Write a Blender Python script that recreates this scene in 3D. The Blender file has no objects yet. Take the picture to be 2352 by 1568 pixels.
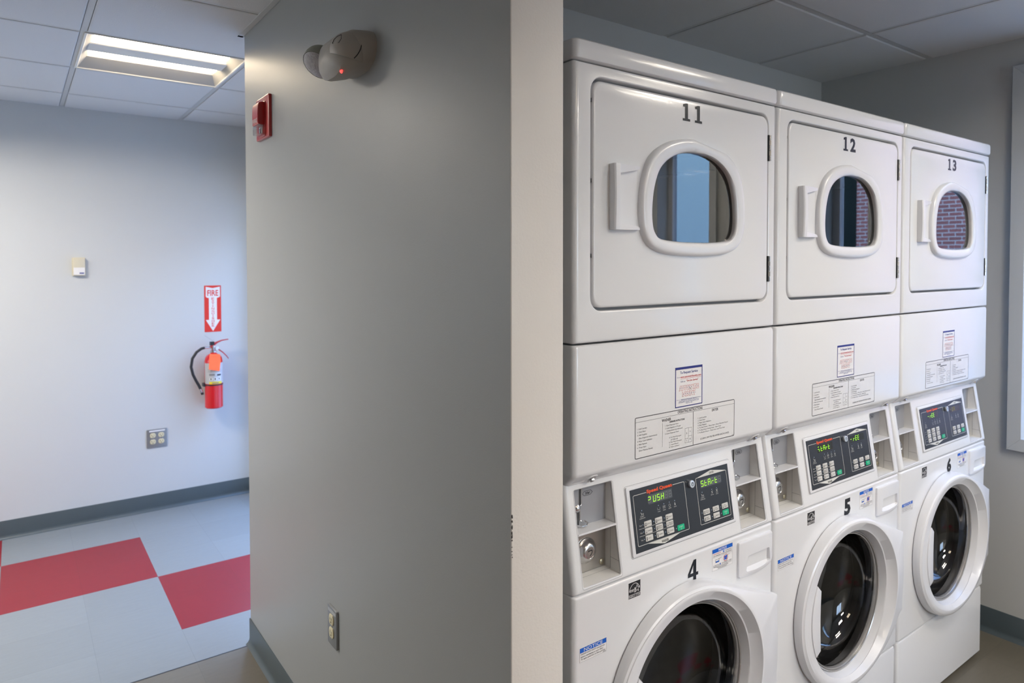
import bpy, bmesh, math, random
from math import sin, cos, pi, radians, hypot, atan2
from mathutils import Matrix, Vector
from mathutils.geometry import tessellate_polygon
random.seed(4)
C = bpy.context.scene.collection
SC = bpy.context.scene
# ------------------------------------------------------------------ materials
MATS = {}
def mat(name, col, rough=.5, metal=0., emis=None, estr=0., spec=.5, coat=0., coatr=.1, noise=0., nscale=30., bump=0., bscale=60., alpha=1.):
    if name in MATS: return MATS[name]
    m = bpy.data.materials.new(name); m.use_nodes = True; nt = m.node_tree; N = nt.nodes; L = nt.links
    b = N['Principled BSDF']
    b.inputs['Base Color'].default_value = (*col, 1); b.inputs['Roughness'].default_value = rough; b.inputs['Metallic'].default_value = metal
    b.inputs['Specular IOR Level'].default_value = spec; b.inputs['Coat Weight'].default_value = coat; b.inputs['Coat Roughness'].default_value = coatr
    if emis: b.inputs['Emission Color'].default_value = (*emis, 1); b.inputs['Emission Strength'].default_value = estr
    tc = N.new('ShaderNodeTexCoord')
    if noise:
        n = N.new('ShaderNodeTexNoise'); n.inputs['Scale'].default_value = nscale; n.inputs['Detail'].default_value = 4
        L.new(tc.outputs['Object'], n.inputs['Vector'])
        mr = N.new('ShaderNodeMapRange'); mr.inputs['To Min'].default_value = 1 - noise; mr.inputs['To Max'].default_value = 1 + noise
        L.new(n.outputs['Fac'], mr.inputs['Value'])
        mx = N.new('ShaderNodeVectorMath'); mx.operation = 'SCALE'; mx.inputs[0].default_value = col
        L.new(mr.outputs['Result'], mx.inputs['Scale']); L.new(mx.outputs['Vector'], b.inputs['Base Color'])
    if bump:
        n2 = N.new('ShaderNodeTexNoise'); n2.inputs['Scale'].default_value = bscale; n2.inputs['Detail'].default_value = 3
        L.new(tc.outputs['Object'], n2.inputs['Vector'])
        bp = N.new('ShaderNodeBump'); bp.inputs['Strength'].default_value = bump; bp.inputs['Distance'].default_value = .002
        L.new(n2.outputs['Fac'], bp.inputs['Height']); L.new(bp.outputs['Normal'], b.inputs['Normal'])
    MATS[name] = m; return m
def glass(name, tint, ior, tmix=1., rough=0.):
    m = bpy.data.materials.new(name); m.use_nodes = True; nt = m.node_tree; N = nt.nodes; L = nt.links
    N.remove(N['Principled BSDF']); o = N['Material Output']
    t = N.new('ShaderNodeBsdfTransparent'); t.inputs['Color'].default_value = (*tint, 1)
    g = N.new('ShaderNodeBsdfGlossy'); g.inputs['Roughness'].default_value = rough
    f = N.new('ShaderNodeFresnel'); f.inputs['IOR'].default_value = ior
    x = N.new('ShaderNodeMixShader'); L.new(f.outputs[0], x.inputs[0]); L.new(t.outputs[0], x.inputs[1]); L.new(g.outputs[0], x.inputs[2])
    L.new(x.outputs[0], o.inputs['Surface']); MATS[name] = m; return m

ENAMEL = mat('white_enamel', (.745, .75, .765), .24, coat=.35, coatr=.10, bump=.05, bscale=420)
ENAMEL2 = mat('white_plastic', (.75, .755, .78), .28, coat=.3, coatr=.08, bump=.02, bscale=500)
RECESS = mat('recess_plastic', (.80, .79, .77), .4, noise=.06, nscale=25)
COINPLATE = mat('coin_plate_grey', (.36, .37, .40), .38, metal=.35)
STEEL = mat('brushed_steel', (.52, .50, .47), .30, metal=.9, noise=.08, nscale=60)
CHROME = mat('chrome', (.78, .78, .80), .10, metal=1.)
CHROMER = mat('satin_chrome', (.60, .60, .61), .24, metal=1.)
BRASS = mat('dull_bolt', (.40, .36, .26), .35, metal=.8)
BLACK = mat('black_ink', (.012, .013, .016), .45)
DARKGAP = mat('dark_gap', (.02, .021, .024), .6)
GREYLINE = mat('grey_line', (.22, .22, .23), .5)
NUMINK = mat('number_vinyl', (.014, .017, .024), .3, spec=.3)
PANELBLK = mat('panel_navy_black', (.022, .028, .038), .32, noise=.25, nscale=900)
PRINTW = mat('print_white', (.66, .66, .62), .45)
BTN = mat('button_white', (.62, .61, .58), .45)
BTNG = mat('button_green', (.0, .33, .16), .4, emis=(.0, .5, .25), estr=.10)
LOGO = mat('logo_orange', (.80, .09, .02), .4)
DISP = mat('display_window', (.085, .095, .11), .25)
DISPD = mat('display_window_dark', (.02, .022, .018), .2)
SEG = mat('segment_lit', (.2, .5, .02), .4, emis=(.36, 1., .02), estr=.75)
SEGDIM = mat('segment_dim', (.3, .25, .05), .4, emis=(.5, .5, .05), estr=.12)
SEGOFF = mat('segment_off', (.13, .14, .155), .4)
SWFACE = mat('switch_face_blue_lit', (.62, .70, .80), .18, metal=.3, coat=.5)  # pale blue put into the colour for the bluish light on the face
LED = mat('led_blue', (.35, .45, .6), .3)
STICK = mat('sticker_white', (.80, .79, .79), .35)
STICKC = mat('sticker_clear', (.73, .73, .735), .18)
NAVY = mat('ink_navy', (.012, .022, .20), .4)
NAVYT = mat('ink_navy_text', (.03, .05, .26), .4)
REDINK = mat('ink_red', (.55, .03, .03), .4)
PINKINK = mat('ink_pink', (.70, .25, .24), .4)
NOTB = mat('notice_blue', (.005, .115, .55), .4)
GASKET = mat('door_ring_grey', (.50, .49, .48), .22, metal=.6)
RUBBER = mat('gasket_rubber', (.035, .035, .037), .5)
DRUM = mat('drum_steel', (.06, .06, .064), .35, metal=.8, noise=.3, nscale=40)
DRUMDK = mat('drum_dark', (.10, .15, .17), .5)
BOWL = glass('bowl_glass', (.55, .56, .58), 1.8)
DRYGLASS = glass('dryer_glass', (.30, .42, .46), 2.3)
PANET = glass('dimmed_pane', (.48, .52, .55), 1.45)  # tint added to cut the daylight falling on the machines
PANE = glass('window_pane', (.93, .97, 1.), 1.45)
CLEARP = glass('clear_plastic', (.85, .83, .82), 1.5, rough=.05)

WALL = mat('wall_paint_grey', (.50, .505, .495), .40, spec=.4, bump=.10, bscale=260, noise=.015, nscale=3)
WALLP = mat('wall_paint_satin_dimmed', (.335, .345, .34), .42, spec=.45, bump=.10, bscale=300, noise=.015, nscale=3)  # wall paint darkened to stand in for weaker light on the partition
WALLF = mat('wall_paint_lit', (.58, .60, .61), .42, spec=.4, bump=.1, bscale=260, noise=.01, nscale=3)  # wall paint lightened to stand in for stronger light on the far wall
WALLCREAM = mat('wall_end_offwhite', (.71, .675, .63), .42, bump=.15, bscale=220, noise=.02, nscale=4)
TRIMP = mat('window_trim_paint', (.50, .52, .53), .4)
BASEB = mat('cove_base_vinyl', (.065, .085, .095), .32, noise=.1, nscale=8)
TILEC = mat('ceiling_tile', (.68, .68, .67), .9, spec=.1, noise=.07, nscale=420, bump=.5, bscale=400)
TBAR = mat('ceiling_tbar', (.55, .55, .53), .5)
REDP = mat('red_plastic', (.42, .012, .012), .3, coat=.3)
REDX = mat('extinguisher_red', (.62, .012, .018), .22, coat=.5)
REDL = mat('lever_red', (.45, .02, .025), .35)
SIGNR = mat('sign_red', (.72, .035, .02), .45)
SIGNW = mat('sign_white', (.82, .80, .79), .45)
ORANGE = mat('tag_orange', (1., .16, .05), .6, emis=(1., .2, .08), estr=.12)
HOSE = mat('hose_black', (.018, .019, .022), .45)
LABELS = mat('extinguisher_label', (.55, .55, .56), .35, metal=.3)
YELLOW = mat('label_yellow', (.80, .62, .03), .45)
IVORY = mat('ivory_plastic', (.66, .60, .40), .4)
IVORY2 = mat('thermostat_beige', (.62, .58, .46), .45)
PLATE = mat('outlet_plate_steel', (.30, .31, .32), .38, metal=.55)
EMER = mat('emergency_beige', (.40, .37, .33), .42)
LENSP = mat('lens_prismatic', (.40, .37, .375), .18, bump=1., bscale=220, noise=.25, nscale=120)
EMER2 = mat('emergency_olive', (.30, .31, .26), .35)
REDLED = mat('led_red', (.8, .05, .05), .4, emis=(1, .06, .05), estr=1.3)
FIXSIDE = mat('fixture_side_reflector', (.42, .40, .36), .6)
FIXW = mat('fixture_white', (.80, .77, .70), .5)
TUBE = mat('fixture_lamp', (1, .9, .75), .5, emis=(1., .84, .62), estr=11.)
TUBE2 = mat('fill_lamp_strong', (1, .9, .75), .5, emis=(1., .93, .84), estr=74.)  # stronger glow, only for the added ceiling lights out of view
TUBE3 = mat('fixture_lamp_medium', (1, .9, .75), .5, emis=(1., .91, .78), estr=32.)
BLUESH = mat('outside_blue_panel', (.60, .74, .76), .6)
CONC = mat('outside_ground', (.35, .35, .34), .9)
TREE = mat('outside_dark_hedge', (.018, .03, .025), .9, noise=.6, nscale=2)

# ------------------------------------------------------------------ mesh builder in (u right, v up, n towards viewer) frames
FRONT = Matrix(((1, 0, 0, 0), (0, 0, -1, 0), (0, 1, 0, 0), (0, 0, 0, 1)))          # u->x v->z n->-y
SIDE = Matrix(((0, 0, -1, 0), (-1, 0, 0, 0), (0, 1, 0, 0), (0, 0, 0, 1)))          # u->-y v->z n->-x
IDM = Matrix.Identity(4)
class MB:
    def __init__(s, T=FRONT): s.v = []; s.f = []; s.m = []; s.mats = []; s.T = T
    def mi(s, m):
        if m not in s.mats: s.mats.append(m)
        return s.mats.index(m)
    def add(s, pts, faces, m):
        o = len(s.v); s.v += [tuple(s.T @ Vector(p)) for p in pts]; k = s.mi(m)
        for f in faces: s.f.append([o + i for i in f]); s.m.append(k)
    def poly(s, outer, n, m, holes=()):
        loops = [list(outer)] + [list(h) for h in holes]; flat = [p for l in loops for p in l]
        tr = tessellate_polygon([[Vector((p[0], p[1], 0)) for p in l] for l in loops])
        out = []
        for t in tr:
            a, b, c = [flat[i] for i in t]
            ar = (b[0] - a[0]) * (c[1] - a[1]) - (b[1] - a[1]) * (c[0] - a[0])
            if abs(ar) < 1e-14: continue
            out.append(t if ar > 0 else t[::-1])
        if not holes and len(outer) <= 4: out = [list(range(len(outer)))]
        s.add([(p[0], p[1], n) for p in flat], out, m)
    def rings(s, R, m, cap0=False, cap1=False, closed=True):
        k = len(R[0]); pts = [p for r in R for p in r]; F = []
        for i in range(len(R) - 1):
            for j in range(k if closed else k - 1):
                a = i * k + j; b = i * k + (j + 1) % k
                F.append((a, b, b + k, a + k))
        if cap0: F.append(tuple(range(k))[::-1])
        if cap1: F.append(tuple((len(R) - 1) * k + j for j in range(k)))
        s.add(pts, F, m)
    def slab(s, outer, n0, n1, m, bev=0., segs=2, holes=(), center=None, mside=None):
        """outline extruded from n0 (back) to n1 (front); bev shrinks the front edge towards the centre"""
        R = [[(p[0], p[1], n0) for p in outer]]
        if bev:
            for i in range(segs + 1):
                a = pi / 2 * i / segs; ins = bev * (1 - cos(a)); nn = n1 - bev + bev * sin(a)
                o = inset(outer, ins); R.append([(p[0], p[1], nn) for p in o])
        else: R.append([(p[0], p[1], n1) for p in outer])
        s.rings(R, mside or m)
        last = [(p[0], p[1]) for p in R[-1]]
        s.poly(last, n1, m, holes)
    def box(s, u0, u1, v0, v1, n0, n1, m, bev=0.):
        if bev: s.slab(rrect(u0, u1, v0, v1, max(bev, .0005), 2), n0, n1, m, bev)
        else: s.slab([(u0, v0), (u1, v0), (u1, v1), (u0, v1)], n0, n1, m)
        s.poly([(u0, v0), (u0, v1), (u1, v1), (u1, v0)][::-1], n0, m)
    def rect(s, u0, u1, v0, v1, n, m): s.poly([(u0, v0), (u1, v0), (u1, v1), (u0, v1)], n, m)
    def frame(s, u0, u1, v0, v1, w, n, m, r=0.):
        if r: s.band(rrect(u0, u1, v0, v1, r, 4), rrect(u0 + w, u1 - w, v0 + w, v1 - w, max(r - w, .0002), 4), n, m)
        else:
            for a in ((u0, u1, v0, v0 + w), (u0, u1, v1 - w, v1), (u0, u0 + w, v0 + w, v1 - w), (u1 - w, u1, v0 + w, v1 - w)): s.rect(*a, n, m)
    def band(s, A, B, n, m): s.rings([[(p[0], p[1], n) for p in A], [(p[0], p[1], n) for p in B]], m)
    def disc(s, u, v, r, n, m, k=16, e=1.): s.poly([(u + r * cos(2 * pi * i / k), v + e * r * sin(2 * pi * i / k)) for i in range(k)], n, m)
    def line(s, P, w, n, m):
        for a, b in zip(P, P[1:]):
            d = hypot(b[0] - a[0], b[1] - a[1])
            if d < 1e-9: continue
            x = -(b[1] - a[1]) / d * w / 2; y = (b[0] - a[0]) / d * w / 2
            s.poly([(a[0] - x, a[1] - y), (b[0] - x, b[1] - y), (b[0] + x, b[1] + y), (a[0] + x, a[1] + y)], n, m)
    def lathe(s, u, v, prof, m, k=48, cap=False):
        R = [[(u + r * cos(2 * pi * i / k), v + r * sin(2 * pi * i / k), n) for i in range(k)] for r, n in prof]
        s.rings(R, m, cap1=cap)
    def tube(s, P, r, m, k=10, caps=True):
        P = [Vector(p) for p in P]; R = []; up = None
        rr = r if isinstance(r, (list, tuple)) else [r] * len(P)
        for i, p in enumerate(P):
            d = (P[min(i + 1, len(P) - 1)] - P[max(i - 1, 0)]).normalized()
            if up is None: up = d.orthogonal().normalized()
            up = (up - d * up.dot(d)).normalized(); q = d.cross(up)
            R.append([tuple(p + up * rr[i] * cos(2 * pi * j / k) + q * rr[i] * sin(2 * pi * j / k)) for j in range(k)])
        s.rings(R, m, caps, caps)
    def sphere(s, c, r, m, k=24, a0=-90, a1=90, e=(1, 1, 1), M=None):
        R = []; st = max(3, k // 2)
        for i in range(st + 1):
            a = radians(a0 + (a1 - a0) * i / st); ring = []
            for j in range(k):
                p = Vector((cos(a) * cos(2 * pi * j / k) * e[0], cos(a) * sin(2 * pi * j / k) * e[1], sin(a) * e[2])) * r
                if M: p = M @ p
                ring.append(tuple(Vector(c) + p))
            R.append(ring)
        s.rings(R, m)
    def text(s, t, u, v, h, m, n, w=None, bold=0., align='l', box=None, rot=0):
        vs, fs, bb = glyphs(t, bold)
        if box: su = (box[1] - box[0]) / (bb[1] - bb[0]); sv = (box[3] - box[2]) / (bb[3] - bb[2]); ou = box[0] - bb[0] * su; ov = box[2] - bb[2] * sv
        else:
            sv = h / CAP; su = sv if w is None else w / (bb[1] - bb[0]); W_ = (bb[1] - bb[0]) * su
            ou = u - bb[0] * su - (W_ / 2 if align == 'c' else W_ if align == 'r' else 0); ov = v
        s.add([(ou + x * su, ov + y * sv, n) for x, y in vs], fs, m)
    def build(s, name, parent=None, smooth=True, ang=32):
        me = bpy.data.meshes.new(name); me.from_pydata(s.v, [], s.f); 
        for m in s.mats: me.materials.append(m)
        me.polygons.foreach_set('material_index', s.m)
        if smooth:
            me.polygons.foreach_set('use_smooth', [True] * len(s.f))
        me.update()
        if smooth:
            bm = bmesh.new(); bm.from_mesh(me); bmesh.ops.remove_doubles(bm, verts=bm.verts, dist=1e-6)
            bmesh.ops.recalc_face_normals(bm, faces=[]) if False else None
            bm.to_mesh(me); bm.free(); me.set_sharp_from_angle(angle=radians(ang))
        return link(name, me, parent)
def link(name, me, parent=None):
    o = bpy.data.objects.new(name, me); C.objects.link(o)
    if parent: o.parent = parent
    return o
def inset(P, d):
    if d == 0: return list(P)
    k = len(P); out = []
    for i in range(k):
        a, b, c = P[i - 1], P[i], P[(i + 1) % k]
        e1 = (b[0] - a[0], b[1] - a[1]); e2 = (c[0] - b[0], c[1] - b[1]); l1 = hypot(*e1) or 1e-9; l2 = hypot(*e2) or 1e-9
        n1 = (-e1[1] / l1, e1[0] / l1); n2 = (-e2[1] / l2, e2[0] / l2); x = n1[0] + n2[0]; y = n1[1] + n2[1]; l = x * x + y * y
        if l < 1e-6: out.append(b); continue
        out.append((b[0] + 2 * x / l * d, b[1] + 2 * y / l * d))
    return out
def rrect(u0, u1, v0, v1, r, k=6):
    r = min(r, (u1 - u0) / 2, (v1 - v0) / 2); P = []
    for cx, cy, a0 in ((u1 - r, v0 + r, -90), (u1 - r, v1 - r, 0), (u0 + r, v1 - r, 90), (u0 + r, v0 + r, 180)):
        for i in range(k + 1):
            a = radians(a0 + 90 * i / k); P.append((cx + r * cos(a), cy + r * sin(a)))
    return P
def circle(u, v, r, k=48): return [(u + r * cos(2 * pi * i / k), v + r * sin(2 * pi * i / k)) for i in range(k)]
GC = {}
def glyphs(t, bold=0.):
    key = (t, bold)
    if key in GC: return GC[key]
    cu = bpy.data.curves.new('t', 'FONT'); cu.body = t; cu.resolution_u = 2; cu.offset = bold; cu.size = 1
    o = bpy.data.objects.new('t', cu); me = bpy.data.meshes.new_from_object(o)
    vs = [(v.co.x, v.co.y) for v in me.vertices]; fs = []
    for p in me.polygons:
        q = list(p.vertices); a = sum(vs[q[i]][0] * vs[q[(i + 1) % len(q)]][1] - vs[q[(i + 1) % len(q)]][0] * vs[q[i]][1] for i in range(len(q)))
        fs.append(q if a > 0 else q[::-1])
    bb = (min(v[0] for v in vs), max(v[0] for v in vs), min(v[1] for v in vs), max(v[1] for v in vs))
    bpy.data.objects.remove(o); bpy.data.curves.remove(cu); bpy.data.meshes.remove(me)
    GC[key] = (vs, fs, bb); return GC[key]
CAP = 1.; CAP = glyphs('H')[2][3]
def empty(name, loc=(0, 0, 0)):
    o = bpy.data.objects.new(name, None); C.objects.link(o); o.location = loc; o.empty_display_size = .1; return o
def tag(o, label=None, cat=None, group=None, kind=None):
    if label: o['label'] = label
    if cat: o['category'] = cat
    if group: o['group'] = group
    if kind: o['kind'] = kind
    return o
def struct(o): o['kind'] = 'structure'; return o
def wbox(name, x0, x1, y0, y1, z0, z1, m, parent=None, bev=0):
    b = MB(IDM); b.box(x0, x1, y0, y1, z0, z1, m, bev); return b.build(name, parent)

# ------------------------------------------------------------------ the laundry stack
W = .6961
TH = math.atan(.034 / .206)
CONS = Matrix.Translation((0, 0, .86)) @ Matrix.Rotation(-TH, 4, 'X') @ FRONT      # u->x, v up the slope, n outwards
def pillow(b, u0, u1, v0, v1, n0, n1, bu, bn, bv, m, hole=None, hdepth=None, r=.004, segs=5, mh=None, lip=.0015):
    R = []
    for i in range(segs + 1):
        a = pi / 2 * i / segs; iu = bu * (1 - cos(a)); iv = bv * (1 - cos(a)); n = n1 - bn + bn * sin(a)
        R.append([(p[0], p[1], n) for p in rrect(u0 + iu, u1 - iu, v0 + iv, v1 - iv, r, 3)])
    R.insert(0, [(p[0], p[1], n0) for p in rrect(u0, u1, v0, v1, r, 3)])
    b.rings(R, m)
    hl = [hole] if hole and not isinstance(hole[0][0], (list, tuple)) else (hole or [])
    b.poly([(p[0], p[1]) for p in R[-1]], n1, m, [inset(h, -lip) for h in hl])
    for h in hl:
        h1 = inset(h, -lip); h0 = h
        b.rings([[(p[0], p[1], n1) for p in h1][::-1], [(p[0], p[1], n1 - lip * .3) for p in inset(h, -lip * .4)][::-1], [(p[0], p[1], n1 - lip) for p in h0][::-1], [(p[0], p[1], hdepth) for p in h0][::-1]], mh or m)
def tower(b, rings, m, x0=.003, x1=W - .003, yb=.10, R=.012, k=5, cap=True):
    """rings of (z, front inset y, side inset): plan outline with rounded front corners"""
    out = []
    for z, yo, xo in rings:
        a0, a1 = x0 + xo, x1 - xo; P = []
        for i in range(k + 1):
            a = radians(180 + 90 * i / k); P.append((a0 + R + R * cos(a), yo + R + R * sin(a), z))
        for i in range(k + 1):
            a = radians(270 + 90 * i / k); P.append((a1 - R + R * cos(a), yo + R + R * sin(a), z))
        P += [(a1, yb, z), (a0, yb, z)]; out.append(P)
    b.rings(out, m, cap, cap)

def D_outline(pts, c, k=6):
    half = [(c + x, z) for x, z in pts]; full = half + [(2 * c - x, z) for x, z in half[-2:0:-1]]      # clockwise from top
    n = len(full); out = []
    for i in range(n):
        p0, p1, p2, p3 = full[i - 1], full[i], full[(i + 1) % n], full[(i + 2) % n]
        for j in range(k):
            t = j / k; q = []
            for d in (0, 1):
                q.append(.5 * (2 * p1[d] + (p2[d] - p0[d]) * t + (2 * p0[d] - 5 * p1[d] + 4 * p2[d] - p3[d]) * t * t + (3 * p1[d] - p0[d] - 3 * p2[d] + p3[d]) * t ** 3))
            out.append(tuple(q))
    return out[::-1]
DG = D_outline([(0, 1.783), (.048, 1.7785), (.091, 1.7620), (.122, 1.735), (.139, 1.695), (.1455, 1.650), (.144, 1.615), (.136, 1.595), (.117, 1.5825), (.06, 1.5775), (0, 1.5765)], .3665)
DO = D_outline([(0, 1.8147), (.058, 1.8095), (.113, 1.791), (.153, 1.760), (.174, 1.716), (.1825, 1.667), (.181, 1.617), (.170, 1.584), (.148, 1.5635), (.111, 1.5515), (.055, 1.546), (0, 1.5445)], .3665)
def lerpo(A, B, t): return [(a[0] + (b[0] - a[0]) * t, a[1] + (b[1] - a[1]) * t) for a, b in zip(A, B)]

# seven segment characters: a top, b ur, c lr, d bottom, e ll, f ul, g mid
SEGS = {'P': 'abefg', 'U': 'bcdef', 'S': 'acdfg', 'H': 'bcefg', 't': 'defg', 'A': 'abcefg', 'r': 'eg', 'E': 'adefg', 'p': 'abg', 's': 'acg', 'f': 'g', ' ': '', 'i': 'bc'}
def seg_char(b, ch, u, v, w, h, n, m, off=None):
    t = w * .14; sl = .10
    def q(x, y): return (u + x + sl * y, v + y)
    S = {'a': (t, h - t, w - t, h), 'd': (t, 0, w - t, t), 'g': (t, h / 2 - t / 2, w - t, h / 2 + t / 2), 'b': (w - t, h / 2 + t * .3, w, h - t * .3), 'c': (w - t, t * .3, w, h / 2 - t * .3),
         'f': (0, h / 2 + t * .3, t, h - t * .3), 'e': (0, t * .3, t, h / 2 - t * .3)}
    for k, (x0, y0, x1, y1) in S.items():
        on = k in SEGS[ch]
        if on or off: b.poly([q(x0, y0), q(x1, y0), q(x1, y1), q(x0, y1)], n + (.0001 if on else 0), m if on else off)

CACHE = {}
def cached(key, fn):
    """first call builds the mesh, later calls reuse its data"""
    def go(name, parent):
        if key in CACHE: return link(name, CACHE[key], parent)
        o = fn().build(name, parent); CACHE[key] = o.data; return o
    return go

def m_cabinet():
    b = MB(IDM)
    b.rings([[(.004, .062, z), (.004, .80, z), (W - .004, .80, z), (W - .004, .062, z)][::-1] for z in (.03, 1.93)], ENAMEL, True, True, closed=False)
    b.add([(.004, .11, 1.055), (W - .004, .11, 1.055), (W - .004, .11, 1.40), (.004, .11, 1.40)], [(0, 1, 2, 3)], DARKGAP)
    b.box(.03, W - .03, .06, .75, .0, .03, DARKGAP)  # near-black block stands in for the shadow below the base panel
    return b
def m_lid():
    b = MB(IDM); e = .0005
    tower(b, [(1.9405, .002, .001), (1.943, -.003, -.001), (1.948, -.005, -.002), (1.973, -.005, -.002), (1.9785, -.0035, -.001), (1.982, .0005, .002), (1.9835, .006, .007)], ENAMEL, yb=.80, R=.014)
    return b
def m_base_panel():
    b = MB(IDM)
    tower(b, [(.016, .006, .004), (.020, .003, .003), (.262, .003, .003), (.270, .005, .004), (.2745, .012, .006)], ENAMEL, yb=.10, R=.012)
    return b
def m_service_panel():
    b = MB(IDM)
    tower(b, [(1.0635, .036, .010), (1.0640, .032, .006), (1.067, .027, .003), (1.088, .0035, .001), (1.0915, .0008, 0), (1.097, 0, 0), (1.352, 0, 0), (1.3575, .0015, .0005), (1.360, .005, .002)], ENAMEL, yb=.10, R=.012)
    for sx in (.0665, .6330):       # the dents the screws sit in
        b.T = Matrix.Translation((sx, .0185, 1.0738)) @ Matrix.Rotation(radians(48), 4, 'X') @ FRONT
        b.lathe(0, 0, [(.017, -.001), (.0145, .0012), (.0105, .0014), (.0085, .0002), (.0, .0002)], ENAMEL, 20)
    return b
def m_screw():
    b = MB(Matrix.Translation((0, .0185, 1.0738)) @ Matrix.Rotation(radians(52), 4, 'X') @ FRONT)
    b.lathe(0, 0, [(.0075, 0), (.0075, .0014), (.0055, .002), (.0055, .0052), (.0045, .0062)], CHROMER, 6, True); return b
def m_dryer_front():
    b = MB()
    op = rrect(.048, .659, 1.429, 1.9115, .030, 6)
    pillow(b, .003, W - .003, 1.3635, 1.938, -.10, 0, .012, .012, .0050, ENAMEL, hole=op, hdepth=-.022, lip=.003)
    b.poly(inset(op, -.001), -.021, GREYLINE, [inset(DO, .004)])  # backing greyed to stand in for shade deep in the door gap
    for z in (1.865, 1.70, 1.545): b.box(.0485, .053, z - .005, z + .003, -.02, -.004, DARKGAP)
    return b
def m_dryer_door():
    b = MB()
    R0 = rrect(.0535, .6575, 1.4355, 1.9052, .024, 6)
    rings = [[(p[0], p[1], -.018) for p in R0]]
    for i in range(5):
        a = pi / 2 * i / 4; rings.append([(p[0], p[1], -.005 + .005 * sin(a)) for p in rrect(.0535 + .005 * (1 - cos(a)), .6575 - .005 * (1 - cos(a)), 1.4355 + .005 * (1 - cos(a)), 1.9052 - .005 * (1 - cos(a)), .024, 6)])
    b.rings(rings, ENAMEL); b.poly([(p[0], p[1]) for p in rings[-1]], 0, ENAMEL, [lerpo(DO, DG, .15)])
    b.rings([[(p[0], p[1], 0) for p in lerpo(DO, DG, .15)], [(p[0], p[1], -.03) for p in lerpo(DO, DG, .15)]], ENAMEL)
    return b
def m_window_frame():
    b = MB(); prof = [(-.01, -.002), (0, .005), (.025, .0088), (.08, .0118), (.18, .0138), (.32, .0145), (.62, .0138), (.82, .0122), (.93, .0100), (.985, .0070), (1., .003), (1.0, -.003)]
    b.rings([[(p[0], p[1], n) for p in lerpo(DO, DG, t)] for t, n in prof], ENAMEL2); return b
def m_dryer_glass():
    b = MB(); b.poly(lerpo(DO, DG, .97), -.0005, DRYGLASS); return b
def m_dryer_tub():
    b = MB(); c = (.3665, 1.68); K = 40
    b.lathe(*c, [(.20, -.024), (.20, -.06), (.26, -.09), (.27, -.50), (.0, -.50)], DRUMDK, K)
    for i in range(3):
        a = 2 * pi * i / 3 + .5
        b.box(c[0] + .24 * cos(a) - .02, c[0] + .24 * cos(a) + .02, c[1] + .24 * sin(a) - .02, c[1] + .24 * sin(a) + .02, -.48, -.12, DRUMDK)
    return b
def m_dryer_handle():
    b = MB()
    # left grip bar, bowed outwards, with top and bottom arms
    prof = [(.0992, .0), (.0985, .011), (.0990, .0150), (.1020, .0175), (.1100, .0180), (.1150, .0170), (.1172, .0145), (.1185, .002)]
    R = []
    for i in range(9):
        t = i / 8; z = 1.599 + .138 * t; bow = .0035 * (1 - (2 * t - 1) ** 2)
        R.append([(u - bow * .4, z, n + (bow if n > .01 else 0)) for u, n in prof])
    b.rings(R, ENAMEL2, True, True, closed=False)
    for z0, z1, s in ((1.599, 1.6115, 1), (1.737, 1.7195, -1)):
        A = [(.112, z0, .0), (.181, z0 + s * .0015, .0), (.181, z0 + s * .0015, .0095), (.176, z0 + s * .001, .0125), (.112, z0, .0175)]
        B = [(.112, z1 + s * .006, .0), (.1805, z0 + s * .0075, .0), (.1805, z0 + s * .0065, .0085), (.174, z0 + s * .0085, .0105), (.112, z1 + s * .002, .0160)]
        if s < 0: A, B = B, A
        b.rings([A, B], ENAMEL2, True, True)
    b.poly([(.117, 1.603), (.1802, 1.603), (.1802, 1.7325), (.117, 1.7325)], .0006, ENAMEL2)
    return b
def m_hinge():
    b = MB()
    b.box(0, .0045, 0, .0665, -.004, .0015, DARKGAP)
    for i in range(5):
        b.lathe(0, 0, [], STEEL) if False else None
        z0 = i * .0133; b.tube([(.0055, z0 + .0006, .001), (.0055, z0 + .0127, .001)], .0042 if i % 2 else .0036, STEEL if i % 2 else CHROMER, 10)
    return b
def slab1(u, v, w, h):
    return [(u + w * x, v + h * y) for x, y in ((0, 0), (1, 0), (1, .13), (.70, .14), (.70, 1), (.42, 1), (.04, .93), (.04, .79), (.32, .80), (.32, .14), (0, .13))]
def m_dryer_number(s):
    def f():
        b = MB(); v0, h, w = 1.8555, .0400, .0255
        b.poly(slab1(.3270, v0, w, h), .0006, NUMINK)
        if s[1] == '1': b.poly(slab1(.3690, v0, w, h), .0006, NUMINK)
        else: b.text(s[1], 0, 0, 0, NUMINK, .0006, bold=.035, box=(.3655, .3955, v0, v0 + h))
        return b
    return f
def m_washer_number(s):
    def f():
        b = MB()
        if s == '4':
            P = lambda L: [(.3537 + .0363 * x, .7775 + .0485 * y) for x, y in L]
            b.poly(P([(.52, 0), (.80, 0), (.80, .20), (1, .20), (1, .36), (.80, .36), (.80, 1), (.55, 1), (0, .37), (0, .20), (.52, .20)]), .0006, NUMINK, [P([(.22, .36), (.52, .36), (.52, .74)])])
        else: b.text(s, 0, 0, 0, NUMINK, .0006, bold=.05, box=(.3545, .3895, .7775, .8275))
        return b
    return f
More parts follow.
